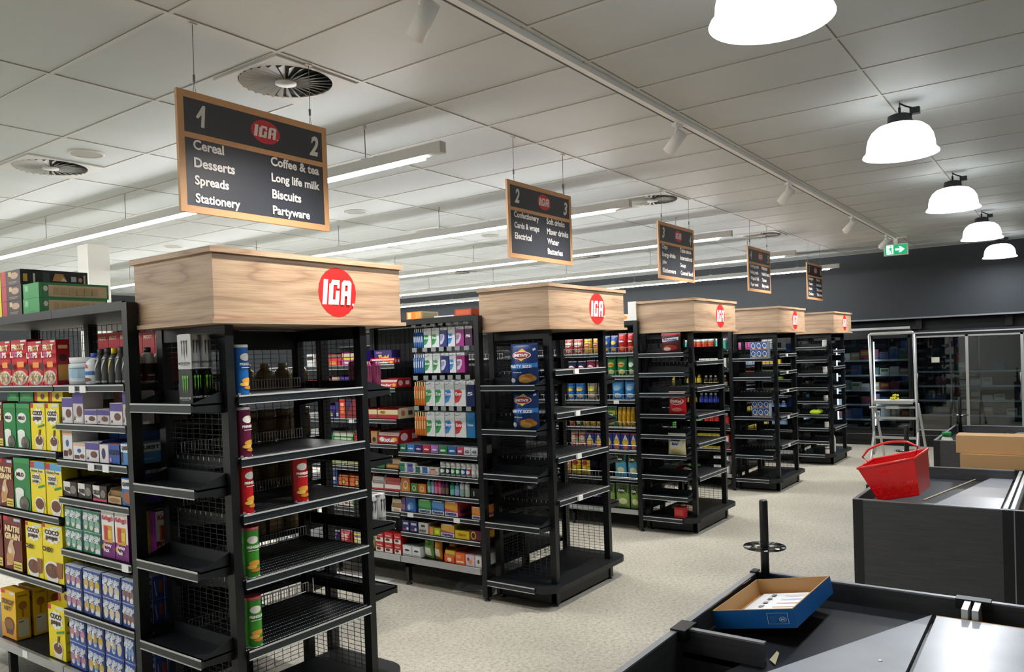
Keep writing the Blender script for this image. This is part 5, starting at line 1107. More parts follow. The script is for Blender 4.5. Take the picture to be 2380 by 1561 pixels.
gt = lambda c_, lc='#ffffff': carton('#dfe3e3', [('r', 0, .1, .72, .9, c_), ('r', .1, .62, .6, .72, '#20303a'), ('e', .8, .35, .12, .15, '#b89aa0')], topc='#3a4048')
gcan = lambda c_: jar('#e6e9e8', '#f0f2f1', c_, [('e', .5, .35, .3, .14, '#f2f4f4')], .30)
row(f2, .915, 'second gum shelf', [(1.532, 1.452, .085, gt('#2c8a6a'), 'gum_box', 'white and green mint box', 'gum box', .012, .2), (1.447, 1.363, .083, gt('#5a62b0'), 'gum_box', 'white and purple mint box', 'gum box', .012, .2), (1.359, 1.29, .06, gt('#0f6b4c'), 'gum_box', 'low dark green mint box', 'gum box', .012, .2), (1.285, 1.21, .06, gt('#2f6cb0'), 'gum_box', 'low blue mint box', 'gum box', .012, .2), (1.204, 1.12, .06, gt('#d8a890'), 'gum_box', 'low peach mint box', 'gum box', .012, .2)] + [(a, b_, .105, gcan(c_), 'gum_bottle', f'white-lidded {nm_} gum bottle', 'gum bottle', .012) for a, b_, c_, nm_ in ((1.114, 1.056, '#1f5a48', 'dark green'), (1.052, 1.006, '#1c1e22', 'black'), (1.003, .955, '#1f8a4c', 'green'), (.952, .905, '#1f8a4c', 'green'), (.902, .852, '#2a5fb0', 'blue'), (.849, .803, '#c04050', 'red'), (.80, .755, '#d0d3cc', 'pale'), (.752, .708, '#e3e5e6', 'plain white'))])
pill = lambda c_, c2: bottle(c_, c_, c2, (.08, .5), [(.9, 0), (1, .05), (1, .75), (.95, .82), (.6, .86)])
ticb = lambda c_: carton(c_, [('e', .5, .45, .28, .3, '#f4e6d0'), ('e', .5, .45, .2, .2, c_)], sidec='#b8401c', topc='#b8601c')
row(f2, .763, 'third gum shelf', [(1.521, 1.427, .115, ticb('#e08a28'), 'mint_box', 'tall orange mint box', 'mint box', .012, .24), (1.42, 1.343, .07, ticb('#3a8a3c'), 'mint_box', 'green mint box', 'mint box', .012, .2), (1.338, 1.256, .07, ticb('#e08a28'), 'mint_box', 'low orange mint box', 'mint box', .012, .2)] + [(a, b_, h, pill(c_, c2), 'mint_tube', f'slim {nm_} mint tube', 'mint tube', .012) for a, b_, h, c_, c2, nm_ in ((1.25, 1.213, .115, '#4fae92', '#9fd8c4', 'mint green'), (1.207, 1.174, .115, '#8aa0d8', '#b8c8ee', 'pale blue'), (1.171, 1.138, .115, '#d84a78', '#e88aa8', 'pink'), (1.135, 1.10, .115, '#d84a78', '#e88aa8', 'pink'), (1.096, 1.064, .11, '#5a2a6a', '#7a6a4a', 'purple'), (1.06, 1.03, .11, '#5a2a6a', '#7a6a4a', 'purple'), (1.018, .974, .10, '#2fae88', '#8fd0c0', 'teal'), (.968, .926, .10, '#7ab0dc', '#a8b8e4', 'sky blue'), (.921, .876, .118, '#e3e6e6', '#9ac0b0', 'white and green'), (.87, .826, .118, '#e3e6e6', '#c0cfc0', 'white and grey'))] + [(.81, .72, .07, carton('#15171a', [('r', .3, .2, .4, .7, '#dfe3e6')]), 'mint_box', 'black mint box by the post', 'mint box', .02, .2)])
ment = lambda c_, c2, sc: carton(c_, [('p', c2, 0, .5, 1, .35, 1, .9, 0, .9), ('r', 0, 0, 1, .28, '#e6e9ee'), ('t', 'mentos', .5, .18, .84, .2, '#1c2c7a', .12, .05), ('r', .15, .9, .85, .98, '#eef1f4')], [('t', 'mentos', .45, .3, .7, .3, '#1c2c7a', .12, .05), ('e', .5, .72, .3, .2, sc)], sidec=sc, topc='#4a3a40')
row(f2, .603, 'fourth gum shelf', [(1.524, 1.482, .105, carton('#6a3a7a', [('r', .1, .1, .9, .5, '#a86a8a')]), 'sweet_box', 'narrow purple sweet box', 'sweet box', .012, .16), (1.478, 1.372, .115, carton('#2a66b4', [('e', .5, .4, .3, .25, '#5a9ad8'), ('e', .3, .3, .15, .2, '#c9dcf0')], sidec='#1f57a0'), 'sweet_box', 'blue gum tub box', 'sweet box', .012, .2), (1.343, 1.209, .11, ment('#2f9a48', '#5fb868', '#1f7a38'), 'sweet_box', 'green roll-mint box', 'sweet box', .012, .24), (1.204, 1.073, .11, ment('#2f72c0', '#5a9ad8', '#1f5aa0'), 'sweet_box', 'blue roll-mint box', 'sweet box', .012, .24), (1.068, .936, .115, ment('#e05a6a', '#f0b040', '#c8455a'), 'sweet_box', 'pink and orange roll-mint box', 'sweet box', .012, .26), (.80, .715, .095, ment('#e8882a', '#f0a04a', '#e88a2a'), 'sweet_box', 'orange roll-mint box by the post', 'sweet box', .012, .22)])
navy = carton('#232a6a', [('r', .15, .6, .85, .8, '#d9dde8'), ('e', .75, .25, .16, .14, '#e9ecf2'), ('r', .1, .12, .6, .2, '#b85a9a')], topc='#262a4a')
row(f2, .44, 'fifth gum shelf', [(1.529, 1.45, .09, navy, 'sweet_box', 'navy lozenge box', 'sweet box', .012, .2), (1.444, 1.36, .09, navy, 'sweet_box', 'navy lozenge box', 'sweet box', .012, .2), (1.352, 1.25, .085, carton('#dfdcd6', [('t', 'Anticol', .45, .28, .7, .25, '#1c1e22', 0, .04), ('r', .3, .6, .7, .8, '#3a3c40')], [('e', .3, .4, .12, .2, '#d8785a')], topc='#b8b4ac'), 'sweet_box', 'white lozenge box', 'sweet box', .012, .26), (1.243, 1.196, .06, carton('#e8a84a', [('r', 0, 0, .3, 1, '#d85a5a')]), 'sweet_box', 'small orange and pink box', 'sweet box', .012, .1), (1.19, 1.12, .055, carton('#b8d02a', [('e', .5, .5, .3, .3, '#e8e84a')]), 'sweet_box', 'small lime box', 'sweet box', .012, .14), (1.113, .978, .10, ment('#c05a8a', '#e8b84a', '#a8a04a'), 'sweet_box', 'mauve and yellow roll-mint box', 'sweet box', .012, .26), (.972, .832, .06, carton('#e8c81c', [('t', 'Cherry', .5, .5, .6, .4, '#8a5a1c', .1, .03)]), 'sweet_box', 'low yellow sweet box', 'sweet box', .012, .2), (.828, .715, .075, carton('#6a1c3a', [('e', .32, .5, .22, .4, '#e8c84a'), ('e', .32, .5, .16, .3, '#3a2a1c')], [('e', .6, .5, .24, .36, '#d8b02a')], sidec='#a8202a'), 'sweet_box', 'maroon sweet box with yellow roundel', 'sweet box', .012, .22)])
eye = carton('#d9dfdf', [('e', .5, .62, .38, .2, '#f2f4f4'), ('e', .5, .55, .3, .1, '#2a3a3a'), ('r', .1, .1, .9, .2, '#b8a8b0')], topc='#8a9090')
cig = lambda: carton('#c42a2c', [('r', 0, 0, 1, .45, '#efe9e4'), ('e', .4, .3, .3, .14, '#5a2a1c'), ('t', 'Soothers', .5, .72, .7, .14, '#f4e8e0', 0, .03)])
stand = lambda c_, c2: bag(c_, [('p', '#efece0', .15, .2, .85, .15, .8, .55, .2, .6), ('e', .55, .78, .3, .1, c2)])
row(f2 - .006, .242, 'bottom sweets shelf', [(1.528, 1.43, .085, eye, 'sweet_box', 'pale green box with eye-shaped print', 'sweet box', .012, .16), (1.424, 1.334, .085, eye, 'sweet_box', 'pale green box with eye-shaped print', 'sweet box', .012, .16), (1.328, 1.225, .15, stand('#6fa84a', '#3f8a2c'), 'sweet_bag', 'green stand-up sweet bag', 'sweet bag', .03, .06), (1.218, 1.14, .15, stand('#d88a2a', '#e8a83a'), 'sweet_bag', 'amber stand-up sweet bag', 'sweet bag', .03, .06), (1.128, 1.05, .14, stand('#d8922a', '#e8b84a'), 'sweet_bag', 'amber stand-up sweet bag', 'sweet bag', .10, .06), (1.088, .978, .105, tray('#e0582a', ['#e8c03a', '#e3d06a'], [('e', .5, .5, .2, .3, '#f4e6c0')], lipf=.5), 'sweet_box', 'orange tray of yellow packets', 'sweet box', .012, .24), (.972, .88, .09, carton('#e86a2a', [('r', .1, .15, .9, .3, '#f4d8b8'), ('r', .1, .5, .6, .8, '#f09a5a')], topc='#b85a3a'), 'sweet_box', 'orange lozenge box', 'sweet box', .012, .26), (.873, .784, .085, carton('#d9bcc6', [('e', .3, .6, .12, .16, '#6a3a5a'), ('e', .55, .4, .2, .2, '#d88a5a')]), 'sweet_box', 'mauve lozenge box', 'sweet box', .012, .26), (.778, .715, .085, carton('#dcdad2', [('e', .5, .5, .18, .2, '#3a3c38')], [('e', .25, .5, .1, .26, '#2f6a3a')]), 'sweet_box', 'cream lozenge box by the post', 'sweet box', .012, .26)])
# hanging gum packs on pegs
def hang(z0, zs, spot, spec):
    row(XS[1] + .02, z0, spot, [(a, b_, zs, kf, 'gum_pack' if 'gum' in lk else 'sweet_pack', lk, 'hanging pack', 0, .05) for a, b_, kf, lk in spec], grp=f'hanging packs, {spot}')
gr, bl_, rd, nv, mg = hangpack('#e3e6e6', '#2a9a4c', '#187a3a', txt='Extra'), hangpack('#e3e6e6', '#3a8ad0', '#1f62b0', txt='Extra'), hangpack('#e3e6e6', '#d03a3c', '#b02028', txt='Extra'), hangpack('#232a78', '#c9d0da', '#8a90b8'), hangpack('#a02a80', '#d8c8d8', '#8a7aa0')
mb_, mo_ = strip('#2a5a9c', '#cfd8e4', 'mentos'), strip('#c8722a', '#e3c98a', 'mentos'); five = hangpack('#4a1c4a', None, None, txt='5'); five2 = hangpack('#1c2a5a', None, None, txt='5')
bubg = hangpack('#2a7cb4', None, None, foil='#2a7cb4', txt='Tongue')
hang(1.91, .15, 'top hook row', [(1.378, 1.27, mb_, 'cluster of blue hanging sweet tubes'), (1.262, 1.182, gr, 'white and green gum pack'), (1.176, 1.098, gr, 'white and green gum pack'), (1.092, 1.018, nv, 'navy gum pack'), (1.012, .938, bl_, 'white and blue gum pack'), (.932, .85, mg, 'magenta gum pack'), (.842, .768, five, 'dark hanging gum pack with a big five')])
hang(1.708, .152, 'second hook row', [(1.389, 1.27, mb_, 'cluster of blue hanging sweet tubes'), (1.26, 1.178, gr, 'white and green gum pack'), (1.172, 1.097, gr, 'white and green gum pack'), (1.09, 1.01, nv, 'navy gum pack'), (1.004, .937, bl_, 'white and blue gum pack'), (.93, .85, mg, 'magenta gum pack')])
hang(1.45, .19, 'third hook row', [(1.395, 1.27, mo_, 'cluster of orange hanging sweet tubes'), (1.262, 1.165, gr, 'large white and green gum pack'), (1.16, 1.068, gr, 'large white and green gum pack'), (1.062, .967, bl_, 'large white and blue gum pack'), (.962, .853, rd, 'large white and red gum pack'), (.846, .766, five2, 'navy hanging gum pack with a big five')])
hang(1.21, .19, 'fourth hook row', [(1.40, 1.272, mo_, 'cluster of orange hanging sweet tubes'), (1.265, 1.175, gr, 'large white and green gum pack'), (1.17, 1.075, gr, 'large white and green gum pack'), (1.07, .974, bl_, 'large white and blue gum pack'), (.969, .86, rd, 'large white and red gum pack'), (.853, .772, bubg, 'blue hanging bubble gum pack')])
# pegs belong to the shelving bay
bay2 = bpy.data.objects['shelf_bay.003']
for zz in (2.066, 1.866, 1.646, 1.406):
    pg = MB()
    for y in (1.33, 1.22, 1.13, 1.05, .97, .89, .80): pg.tube([(XS[1] + .52, y, zz), (XS[1] + .0, y, zz), (XS[1] - .01, y, zz + .012)], .003, CHROME, 5).box(XS[1] - .018, y - .024, zz + .012, XS[1] - .014, y + .024, zz + .045, mat('#8f9496', .4))
    part('peg_hooks', pg, bay2)
# chocolate bay
def choc(c, front, txt=None, tc='#ffffff', bars=('#d84a2a', '#c9342a'), lip=.5, sd=None, side=()): return tray(c, list(bars), list(front) + ([('t', txt, .5, .5, .6, .5, tc, .1, .05)] if txt else []), side=side, lipf=lip, sidec=sd)
kk = choc('#d8281e', [('e', .12, .5, .08, .3, '#f0c04a'), ('e', .88, .5, .08, .3, '#f0c04a')], 'Kinder', bars=('#c8342a', '#e3dcd4'), sd='#9a1a20', side=[('e', .25, .5, .16, .3, '#d8a8a8'), ('r', .6, .3, .85, .7, '#d8d8d8')], lip=.6)
kk2 = choc('#b8161e', [('e', .2, .6, .12, .34, '#f1e6e0'), ('e', .78, .6, .14, .3, '#e8b83a')], 'KitKat', bars=('#d8b8b0', '#a81820'), sd='#a81820', side=[('e', .25, .5, .16, .3, '#e8c8c8'), ('r', .6, .3, .85, .7, '#d8d8d8')], lip=.55)
gold = choc('#c01c22', [('r', 0, .48, 1, 1, '#e8d8a4'), ('r', .1, .6, .4, .9, '#e8b84a'), ('t', 'GOLD', .25, .75, .2, .3, '#6a4a1c', 0, .04)], bars=('#d8a8a0', '#c84a40'), sd='#d4c8a0', side=[('e', .3, .5, .12, .26, '#b86a5a'), ('r', .6, .3, .85, .7, '#4a4a4a')], lip=.85)
twirl = carton('#2a1a66', [('t', 'Twirl', .55, .45, .6, .45, '#e8c02a', .15, .06), ('t', 'Cadbury', .3, .82, .35, .12, '#c9b8e8', .15, .02)])
redt, purt, pink = choc('#c8202a', [('r', .3, .2, .7, .8, '#e8902a')], bars=('#6a5a4a', '#d82a30'), lip=.45), choc('#3a2a8a', [('e', .3, .5, .15, .3, '#d8c84a')], 'Flake', '#e8d84a', ('#4a3a9a', '#3a2a7a'), .5), choc('#b83a8a', [('r', .1, .2, .9, .8, '#d86aa8')], 'Moro', '#f4e6f0', ('#c9b8a0', '#d8d02a'), .4)
kocream = choc('#e9e3da', [('p', '#c8302a', 0, 0, 1, 0, 1, .3, 0, .25)], bars=('#d8d4d0', '#b8b4b0'), lip=.4, sd='#d8d2c8'); kored = choc('#ece6e2', [('p', '#c8302a', 0, 0, 1, 0, 1, .35, 0, .3)], bars=('#b83a3a', '#d85a50'), lip=.4, sd='#dad4ce')
CB = 'chocolate bay'
row(f2, 1.79, f'top {CB} shelf', [(2.38, 2.18, .11, redt, 'chocolate_tray', 'red bar tray', 'chocolate tray', .012, .2), (2.175, 2.02, .115, pink, 'chocolate_tray', 'pink and grey bar tray', 'chocolate tray', .012, .2), (2.015, 1.925, .12, purt, 'chocolate_tray', 'purple bar tray', 'chocolate tray', .012, .2), (1.845, 1.64, .115, twirl, 'chocolate_box', 'purple chocolate box with yellow script', 'chocolate box', .08, .1), (1.82, 1.542, .05, kk, 'chocolate_tray', 'low red bar tray in front of the purple box', 'chocolate tray', .005, .07), (2.63, 2.52, .11, carton('#d8d8d4', [('r', .1, .5, .9, .8, '#2a2c30')]), 'chocolate_box', 'white and black box deep in the bay', 'chocolate box', .012, .2)])
row(f2, 1.597, f'second {CB} shelf', [(2.395, 2.325, .10, redt, 'chocolate_tray', 'red bar tray', 'chocolate tray', .012, .2), (2.32, 2.21, .11, pink, 'chocolate_tray', 'pink and grey bar tray', 'chocolate tray', .012, .2), (2.205, 2.08, .11, purt, 'chocolate_tray', 'purple bar tray', 'chocolate tray', .012, .2), (2.075, 1.915, .10, purt, 'chocolate_tray', 'purple bar tray', 'chocolate tray', .012, .2), (1.80, 1.528, .075, kk, 'chocolate_tray', 'long red bar tray', 'chocolate tray', .012, .17), (2.64, 2.52, .08, redt, 'chocolate_tray', 'red bar tray deep in the bay', 'chocolate tray', .012, .2)])
row(f2, 1.342, f'third {CB} shelf', [(2.40, 2.28, .12, purt, 'chocolate_tray', 'purple bar tray', 'chocolate tray', .012, .2), (2.272, 2.225, .14, carton('#2a1a66', [('r', .2, .1, .8, .3, '#d8d0e8')]), 'chocolate_box', 'narrow violet box', 'chocolate box', .012, .2), (2.22, 2.15, .16, carton('#e0402a', [('e', .5, .4, .3, .16, '#f0903a'), ('r', .2, .6, .8, .8, '#f4c0a0')]), 'chocolate_box', 'upright orange-red box', 'chocolate box', .012, .1), (2.14, 1.95, .16, carton('#8a1a20', [('p', '#2a1a4a', 0, 0, .45, 1, 0, 1)]), 'chocolate_box', 'upright dark red and violet box', 'chocolate box', .012, .1), (1.94, 1.765, .088, gold, 'chocolate_tray', 'cream and red wafer tray', 'chocolate tray', .012, .2), (1.76, 1.528, .088, gold, 'chocolate_tray', 'cream and red wafer tray', 'chocolate tray', .012, .2)])
row(f2, 1.14, f'fourth {CB} shelf', [(2.41, 2.342, .10, purt, 'chocolate_tray', 'purple bar tray', 'chocolate tray', .012, .2), (2.335, 2.06, .09, choc('#3a9a3c', [('r', .1, .3, .9, .7, '#c9e0b8')], bars=('#6ab84a', '#e8e4d8')), 'chocolate_tray', 'bright green bar tray', 'chocolate tray', .012, .2), (2.052, 1.94, .11, redt, 'chocolate_tray', 'red bar tray', 'chocolate tray', .012, .2), (1.85, 1.775, .10, carton('#b88a52', [('e', .5, .3, .3, .2, '#2a1a14')]), 'chocolate_box', 'torn brown cardboard box end', 'chocolate box', .012, .16), (1.77, 1.53, .105, kk2, 'chocolate_tray', 'large red wafer tray', 'chocolate tray', .012, .26)])
grn = choc('#1f8a5a', [('r', .1, .3, .5, .7, '#c9e0d0')], bars=('#c9b84a', '#8a6a3a'))
row(f2, .935, f'fifth {CB} shelf', [(2.40, 2.18, .05, choc('#d9d4b8', [('r', .1, .3, .9, .7, '#7a9a4a')], bars=('#c9c49a', '#8a9a5a')), 'chocolate_tray', 'low cream and green tray', 'chocolate tray', .012, .2), (2.175, 1.87, .05, choc('#d9d4b8', [('r', .1, .3, .9, .7, '#9aa86a')], bars=('#c9c49a', '#a8a06a')), 'chocolate_tray', 'long low cream tray', 'chocolate tray', .012, .2), (1.86, 1.70, .06, grn, 'chocolate_tray', 'teal green bar tray', 'chocolate tray', .012, .2), (1.69, 1.53, .09, choc('#8a5a2a', [('r', .1, .3, .9, .7, '#c9a04a')], bars=('#3a2a20', '#c9b48a')), 'chocolate_tray', 'brown and gold bar tray', 'chocolate tray', .012, .2)])
org = choc('#e8702a', [('e', .5, .5, .18, .34, '#2a2a2a'), ('e', .5, .5, .12, .24, '#f0b04a')], bars=('#e88a3a', '#d85a2a'), lip=.7)
row(f2, .757, f'sixth {CB} shelf', [(2.41, 2.28, .15, carton('#1f4a9a', [('r', .1, .3, .9, .5, '#e3e6ee'), ('r', .1, .1, .9, .2, '#4a9ad0')]), 'chocolate_box', 'tall blue sweet box', 'chocolate box', .012, .2), (2.27, 2.137, .105, org, 'chocolate_tray', 'orange bar tray', 'chocolate tray', .012, .2), (2.13, 1.95, .105, org, 'chocolate_tray', 'orange bar tray', 'chocolate tray', .012, .2), (1.862, 1.72, .12, kocream, 'chocolate_tray', 'white tray of silver bars', 'chocolate tray', .012, .2), (1.715, 1.53, .12, kored, 'chocolate_tray', 'white and red tray of red bars', 'chocolate tray', .012, .2)])
fruit = choc('#efe9dc', [('e', .3, .5, .16, .3, '#6aa84a'), ('e', .7, .5, .16, .3, '#c8303a')], bars=('#e8dcc8', '#c83a4a'), lip=.7)
row(f2, .585, f'seventh {CB} shelf', [(2.40, 2.285, .11, carton('#1c2c6a', [('r', 0, 0, 1, .35, '#e6e8ec')]), 'chocolate_box', 'navy and white sweet box', 'chocolate box', .012, .2), (2.28, 2.14, .12, fruit, 'chocolate_tray', 'white fruit bar tray', 'chocolate tray', .012, .2), (2.135, 2.01, .12, fruit, 'chocolate_tray', 'white fruit bar tray', 'chocolate tray', .012, .2), (1.645, 1.53, .12, choc('#e3dccc', [('e', .5, .5, .3, .3, '#c9a87a')], bars=('#d8c8a8', '#b08a5a'), lip=.3), 'chocolate_tray', 'cream tray of nut bars', 'chocolate tray', .012, .2)])
sb = lambda c_, c2, c3: bag(c_, [('e', .5, .55, .3, .2, c2), ('r', .15, .75, .85, .85, c3)])
row(f2 - .006, .242, f'bottom {CB} shelf', [(2.42, 2.31, .10, sb('#2a2a5a', '#dfe3ee', '#8a4a9a'), 'sweet_bag', 'dark blue sweet bag', 'sweet bag', .02, .06), (2.30, 2.15, .12, sb('#b82a3a', '#e8a0a0', '#f0d0c0'), 'sweet_bag', 'red sweet bag', 'sweet bag', .02, .06), (2.14, 1.96, .11, sb('#c9c03a', '#e8e4c8', '#5a3a7a'), 'sweet_bag', 'yellow and purple sweet bag', 'sweet bag', .02, .06), (1.95, 1.84, .12, sb('#8aa83a', '#e3e4c8', '#4a7a2a'), 'sweet_bag', 'lime green sweet bag', 'sweet bag', .02, .06)] + [(a, b_, .08, cig(), 'sweet_box', 'red and white lozenge box', 'sweet box', .012, .08, dz) for a, b_, dz in ((1.835, 1.745, 0), (1.835, 1.745, .083), (1.73, 1.64, 0), (1.73, 1.64, .083), (1.62, 1.545, 0), (1.62, 1.545, .083))])
# things lying on top of the sweets run
place(carton('#ef8a2a', [('r', .08, .1, .3, .9, '#f4d8a0'), ('r', .6, .1, .95, .9, '#e8a850')], sidec='#d8d0b0', side=[('r', .1, .2, .9, .8, '#b8b08a')]), 'carton_box', 'orange and cream box on top of the sweets run', 'box', None, (f2 + .03, 1.33, 2.1385), (.16, .06, .2), -math.pi / 2)
place(carton('#c8502a', [('r', .1, .2, .9, .8, '#d8683a')]), 'carton_box', 'flat orange box on top of the sweets run near the header', 'box', None, (f2 + .03, .83, 2.1385), (.16, .05, .14), -math.pi / 2)
place(carton('#e3e3e0'), 'paper_wad', 'white paper lying on top of the sweets run', 'paper', None, (f2 + .03, 1.02, 2.1385), (.2, .012, .12), -math.pi / 2)
# ================================================================= chip run (third shelving)
f3 = XS[2] - .036
def chips(c, band, logo, chip, txt=None, tc='#ffffff'): return bag(c, [('p', band, 0, .55, 1, .6, 1, .85, 0, .8), ('e', .5, .62, .34, .13, logo), ('e', .55, .22, .3, .13, chip)] + ([('t', txt, .5, .62, .6, .10, tc, .1, .05)] if txt else []))
pop = chips('#b8434a', '#e8dcb8', '#f0ead8', '#d8c8a8', 'Popcorn', '#5a2a2a'); cob = chips('#d8a22a', '#e8c84a', '#c8302a', '#e8b84a', 'Corn'); cc_ = chips('#1f4f9c', '#2f6fc0', '#e8c83a', '#e0b04a'); dor = chips('#c4181f', '#d8302a', '#8a1018', '#e8862a', 'Doritos')
navyb, magb = chips('#1c2a5c', '#2a3a72', '#e8ded8', '#c85a5a', 'Smiths', '#b02028'), chips('#9a1c48', '#b83a62', '#f0e4e4', '#d8707a', 'Smiths', '#b02028'); grnb = chips('#1f7a3a', '#2a8a44', '#e8c83a', '#e3d88a', 'Smiths', '#b02028'); grn2 = chips('#2f6a4a', '#3f8a5a', '#dfe6d8', '#e8e0b0')
blu = chips('#1f6fc0', '#3a8ad4', '#e8c04a', '#f0d890'); kett = chips('#8a8474', '#a89c7a', '#e3d83a', '#d8c8a0'); bluc = chips('#2a78b8', '#4a98cc', '#8ab0c8', '#c9d8e0')
twst, ylw, rdw = chips('#1f7a44', '#e8c02a', '#2f8a4c', '#e3b83a', 'Twisties'), chips('#d8a81c', '#e8c43a', '#c8902a', '#f0d070'), chips('#c4282a', '#d84a40', '#f0e0d0', '#e8a03a')
crk = chips('#c9bca0', '#d84a50', '#e3d8c0', '#c8343a'); multi = carton('#2a3a8a', [('p', '#e3e0d4', .1, .45, .5, .95, .9, .45), ('e', .5, .45, .38, .18, '#d8b83a'), ('e', .5, .16, .3, .14, '#c8642a'), ('r', 0, .92, 1, 1, '#b84a5a')])
cob2 = lambda c_: bag(c_, [('p', '#3f5a2a', 0, .62, 1, .62, 1, 1, 0, 1), ('e', .5, .78, .36, .10, '#20281c'), ('e', .6, .3, .28, .14, '#d8d8a8'), ('t', 'Cobs', .5, .78, .5, .10, '#f0efe6', .1, .04)])
cobg, cobb = cob2('#7fa04a'), cob2('#4fa0c0'); tan, swe = chips('#c8a05a', '#d8b878', '#e0c8a0', '#b8762a'), chips('#d0b030', '#e0c850', '#9a2a3a', '#c8c040')
def chiprow(z, spot, spec, dz=0): row(f3, z, spot, [(a, b_, h, kf, 'chip_bag' if kf is not multi else 'chip_multipack', lk, 'chip bag', .022, .075) for a, b_, h, kf, lk in spec], grp=f'chip bags, {spot}')
chiprow(1.818, 'top chip shelf', [(1.56, 1.455, .15, pop, 'cream and red popcorn bag'), (1.448, 1.33, .15, pop, 'cream and red popcorn bag'), (1.322, 1.222, .15, cob, 'golden corn snack bag'), (1.214, 1.128, .155, cob, 'golden corn snack bag'), (1.118, 1.005, .165, cc_, 'blue and yellow chip bag'), (.998, .915, .165, cc_, 'blue and yellow chip bag'), (.911, .812, .185, dor, 'red corn chip bag'), (.806, .72, .185, dor, 'red corn chip bag')])
chiprow(1.58, 'second chip shelf', [(1.53, 1.418, .15, navyb, 'navy chip bag'), (1.412, 1.302, .15, navyb, 'navy chip bag'), (1.296, 1.19, .155, magb, 'maroon chip bag'), (1.184, 1.06, .155, magb, 'maroon chip bag'), (1.05, .942, .185, grnb, 'green chip bag'), (.936, .814, .185, grnb, 'green chip bag'), (.808, .718, .18, grn2, 'pale green chip bag')])
chiprow(1.334, 'third chip shelf', [(1.545, 1.45, .17, blu, 'bright blue chip bag'), (1.442, 1.32, .175, blu, 'bright blue chip bag'), (1.30, 1.175, .18, kett, 'grey kettle chip bag'), (1.168, 1.067, .18, kett, 'grey kettle chip bag'), (1.002, .862, .19, bluc, 'blue picture chip bag'), (.855, .722, .19, bluc, 'blue picture chip bag')])
chiprow(1.053, 'fourth chip shelf', [(1.53, 1.458, .16, rdw, 'red snack bag'), (1.452, 1.373, .16, grn2, 'pale green snack bag'), (1.367, 1.287, .19, ylw, 'yellow snack bag'), (1.28, 1.204, .19, ylw, 'yellow snack bag'), (1.198, 1.112, .19, ylw, 'yellow snack bag'), (1.1, .95, .20, twst, 'green and yellow twist snack bag')] + [(.94 - .05 * q, .895 - .05 * q, .19, ylw, 'slim yellow snack bag edge-on') for q in range(4)])
chiprow(.814, 'fifth chip shelf', [(1.52, 1.43, .18, crk, 'cream and red cracker bag'), (1.424, 1.325, .18, crk, 'cream and red cracker bag'), (1.32, 1.217, .17, multi, 'navy and yellow chip multipack'), (1.212, 1.12, .17, multi, 'navy and yellow chip multipack'), (1.112, 1.002, .175, multi, 'navy and yellow chip multipack'), (.996, .904, .175, multi, 'navy and yellow chip multipack'), (.898, .80, .175, multi, 'navy and yellow chip multipack'), (.795, .72, .175, multi, 'navy and yellow chip multipack')])
chiprow(.533, 'sixth chip shelf', [(1.62, 1.53, .18, tan, 'tan snack bag'), (1.523, 1.407, .20, swe, 'yellow and maroon snack bag'), (1.40, 1.293, .20, swe, 'yellow and maroon snack bag'), (.998, .86, .24, cobb, 'tall blue and green popcorn bag'), (.853, .72, .24, cobb, 'tall blue and green popcorn bag')])
purp = chips('#4a2a7a', '#6a3a9a', '#c8a0c0', '#e0d0a0')
chiprow(.215, 'bottom chip shelf', [(1.51, 1.295, .19, purp, 'purple snack bag'), (1.288, 1.18, .19, purp, 'purple snack bag'), (1.155, 1.005, .23, cobg, 'tall green popcorn bag'), (.998, .836, .235, cobg, 'tall green popcorn bag'), (.83, .718, .23, cobg, 'tall green popcorn bag')])
place(carton('#e8e4d0', [('e', .5, .5, .3, .3, '#e0a04a')]), 'carton_box', 'small cream and orange box on top of the chip run', 'box', None, (f3 + .03, .82, 2.1385), (.12, .07, .1), -math.pi / 2)
place(carton('#e4e4de'), 'poster_board', 'upright white board on top of the shelving behind the third header', 'board', None, (f3 + .01, .72, 2.1385), (.09, .19, .012), -math.pi / 2)
# ================================================================= sauce run and tissue run (fourth and fifth shelving), seen through the displays
f4, f5 = XS[3] - .036, XS[4] - .036
whj = jar('#e6e8e4', '#f2f2ee', '#c9d0cc', [('r', .1, .2, .9, .5, '#e3e6e2')]); wor = jar('#c85a2a', '#eef0ec', '#c84a24'); wte = jar('#3fb09a', '#eef0ec', '#4fc0aa')
redb = bottle('#a81c1c', '#e8e6e2', '#c8342a', (.25, .7)); oil = bottle('#c9a82a', '#e3c83a', '#8a8a2a', (.2, .5)); blub = bottle('#22308c', '#c9d0e0', '#3a4ab0', (.2, .6)); dark_ = bottle('#2a201a', '#d8d4c8', '#b8a878', (.2, .5))
ybox, wbox, gbox, rbox = carton('#c9b82a', [('e', .5, .55, .3, .2, '#e8e04a'), ('r', .1, .1, .9, .25, '#8a7a1c')]), carton('#e4e4e0', [('r', .1, .3, .9, .6, '#c9ccca')]), carton('#4f9a3a', [('r', .1, .3, .9, .6, '#8ac06a')]), carton('#b8262a', [('r', .1, .5, .9, .9, '#e3e0dc')])
def fill(face, z, spot, kf, nm, lk, cat, y0, y1, n, h, d=.08, dz=0):
    w = (y1 - y0) / n; row(face, z, spot, [(y1 - q * w, y1 - (q + 1) * w, h, kf, nm, lk, cat, .014, d, dz) for q in range(n)], grp=f'{cat}s, {spot}')
S_ = 'sauce'
fill(f4, DEF[0], f'top {S_} shelf', wte, 'sauce_jar', 'white and teal jar', 'jar', .72, .88, 2, .15); fill(f4, DEF[0], f'top {S_} shelf behind the display', wor, 'sauce_jar', 'white and orange jar', 'jar', .90, 1.22, 4, .15); fill(f4, DEF[0], f'top {S_} shelf deeper in', wte, 'sauce_jar', 'teal and white jar', 'jar', 1.24, 1.48, 3, .15)
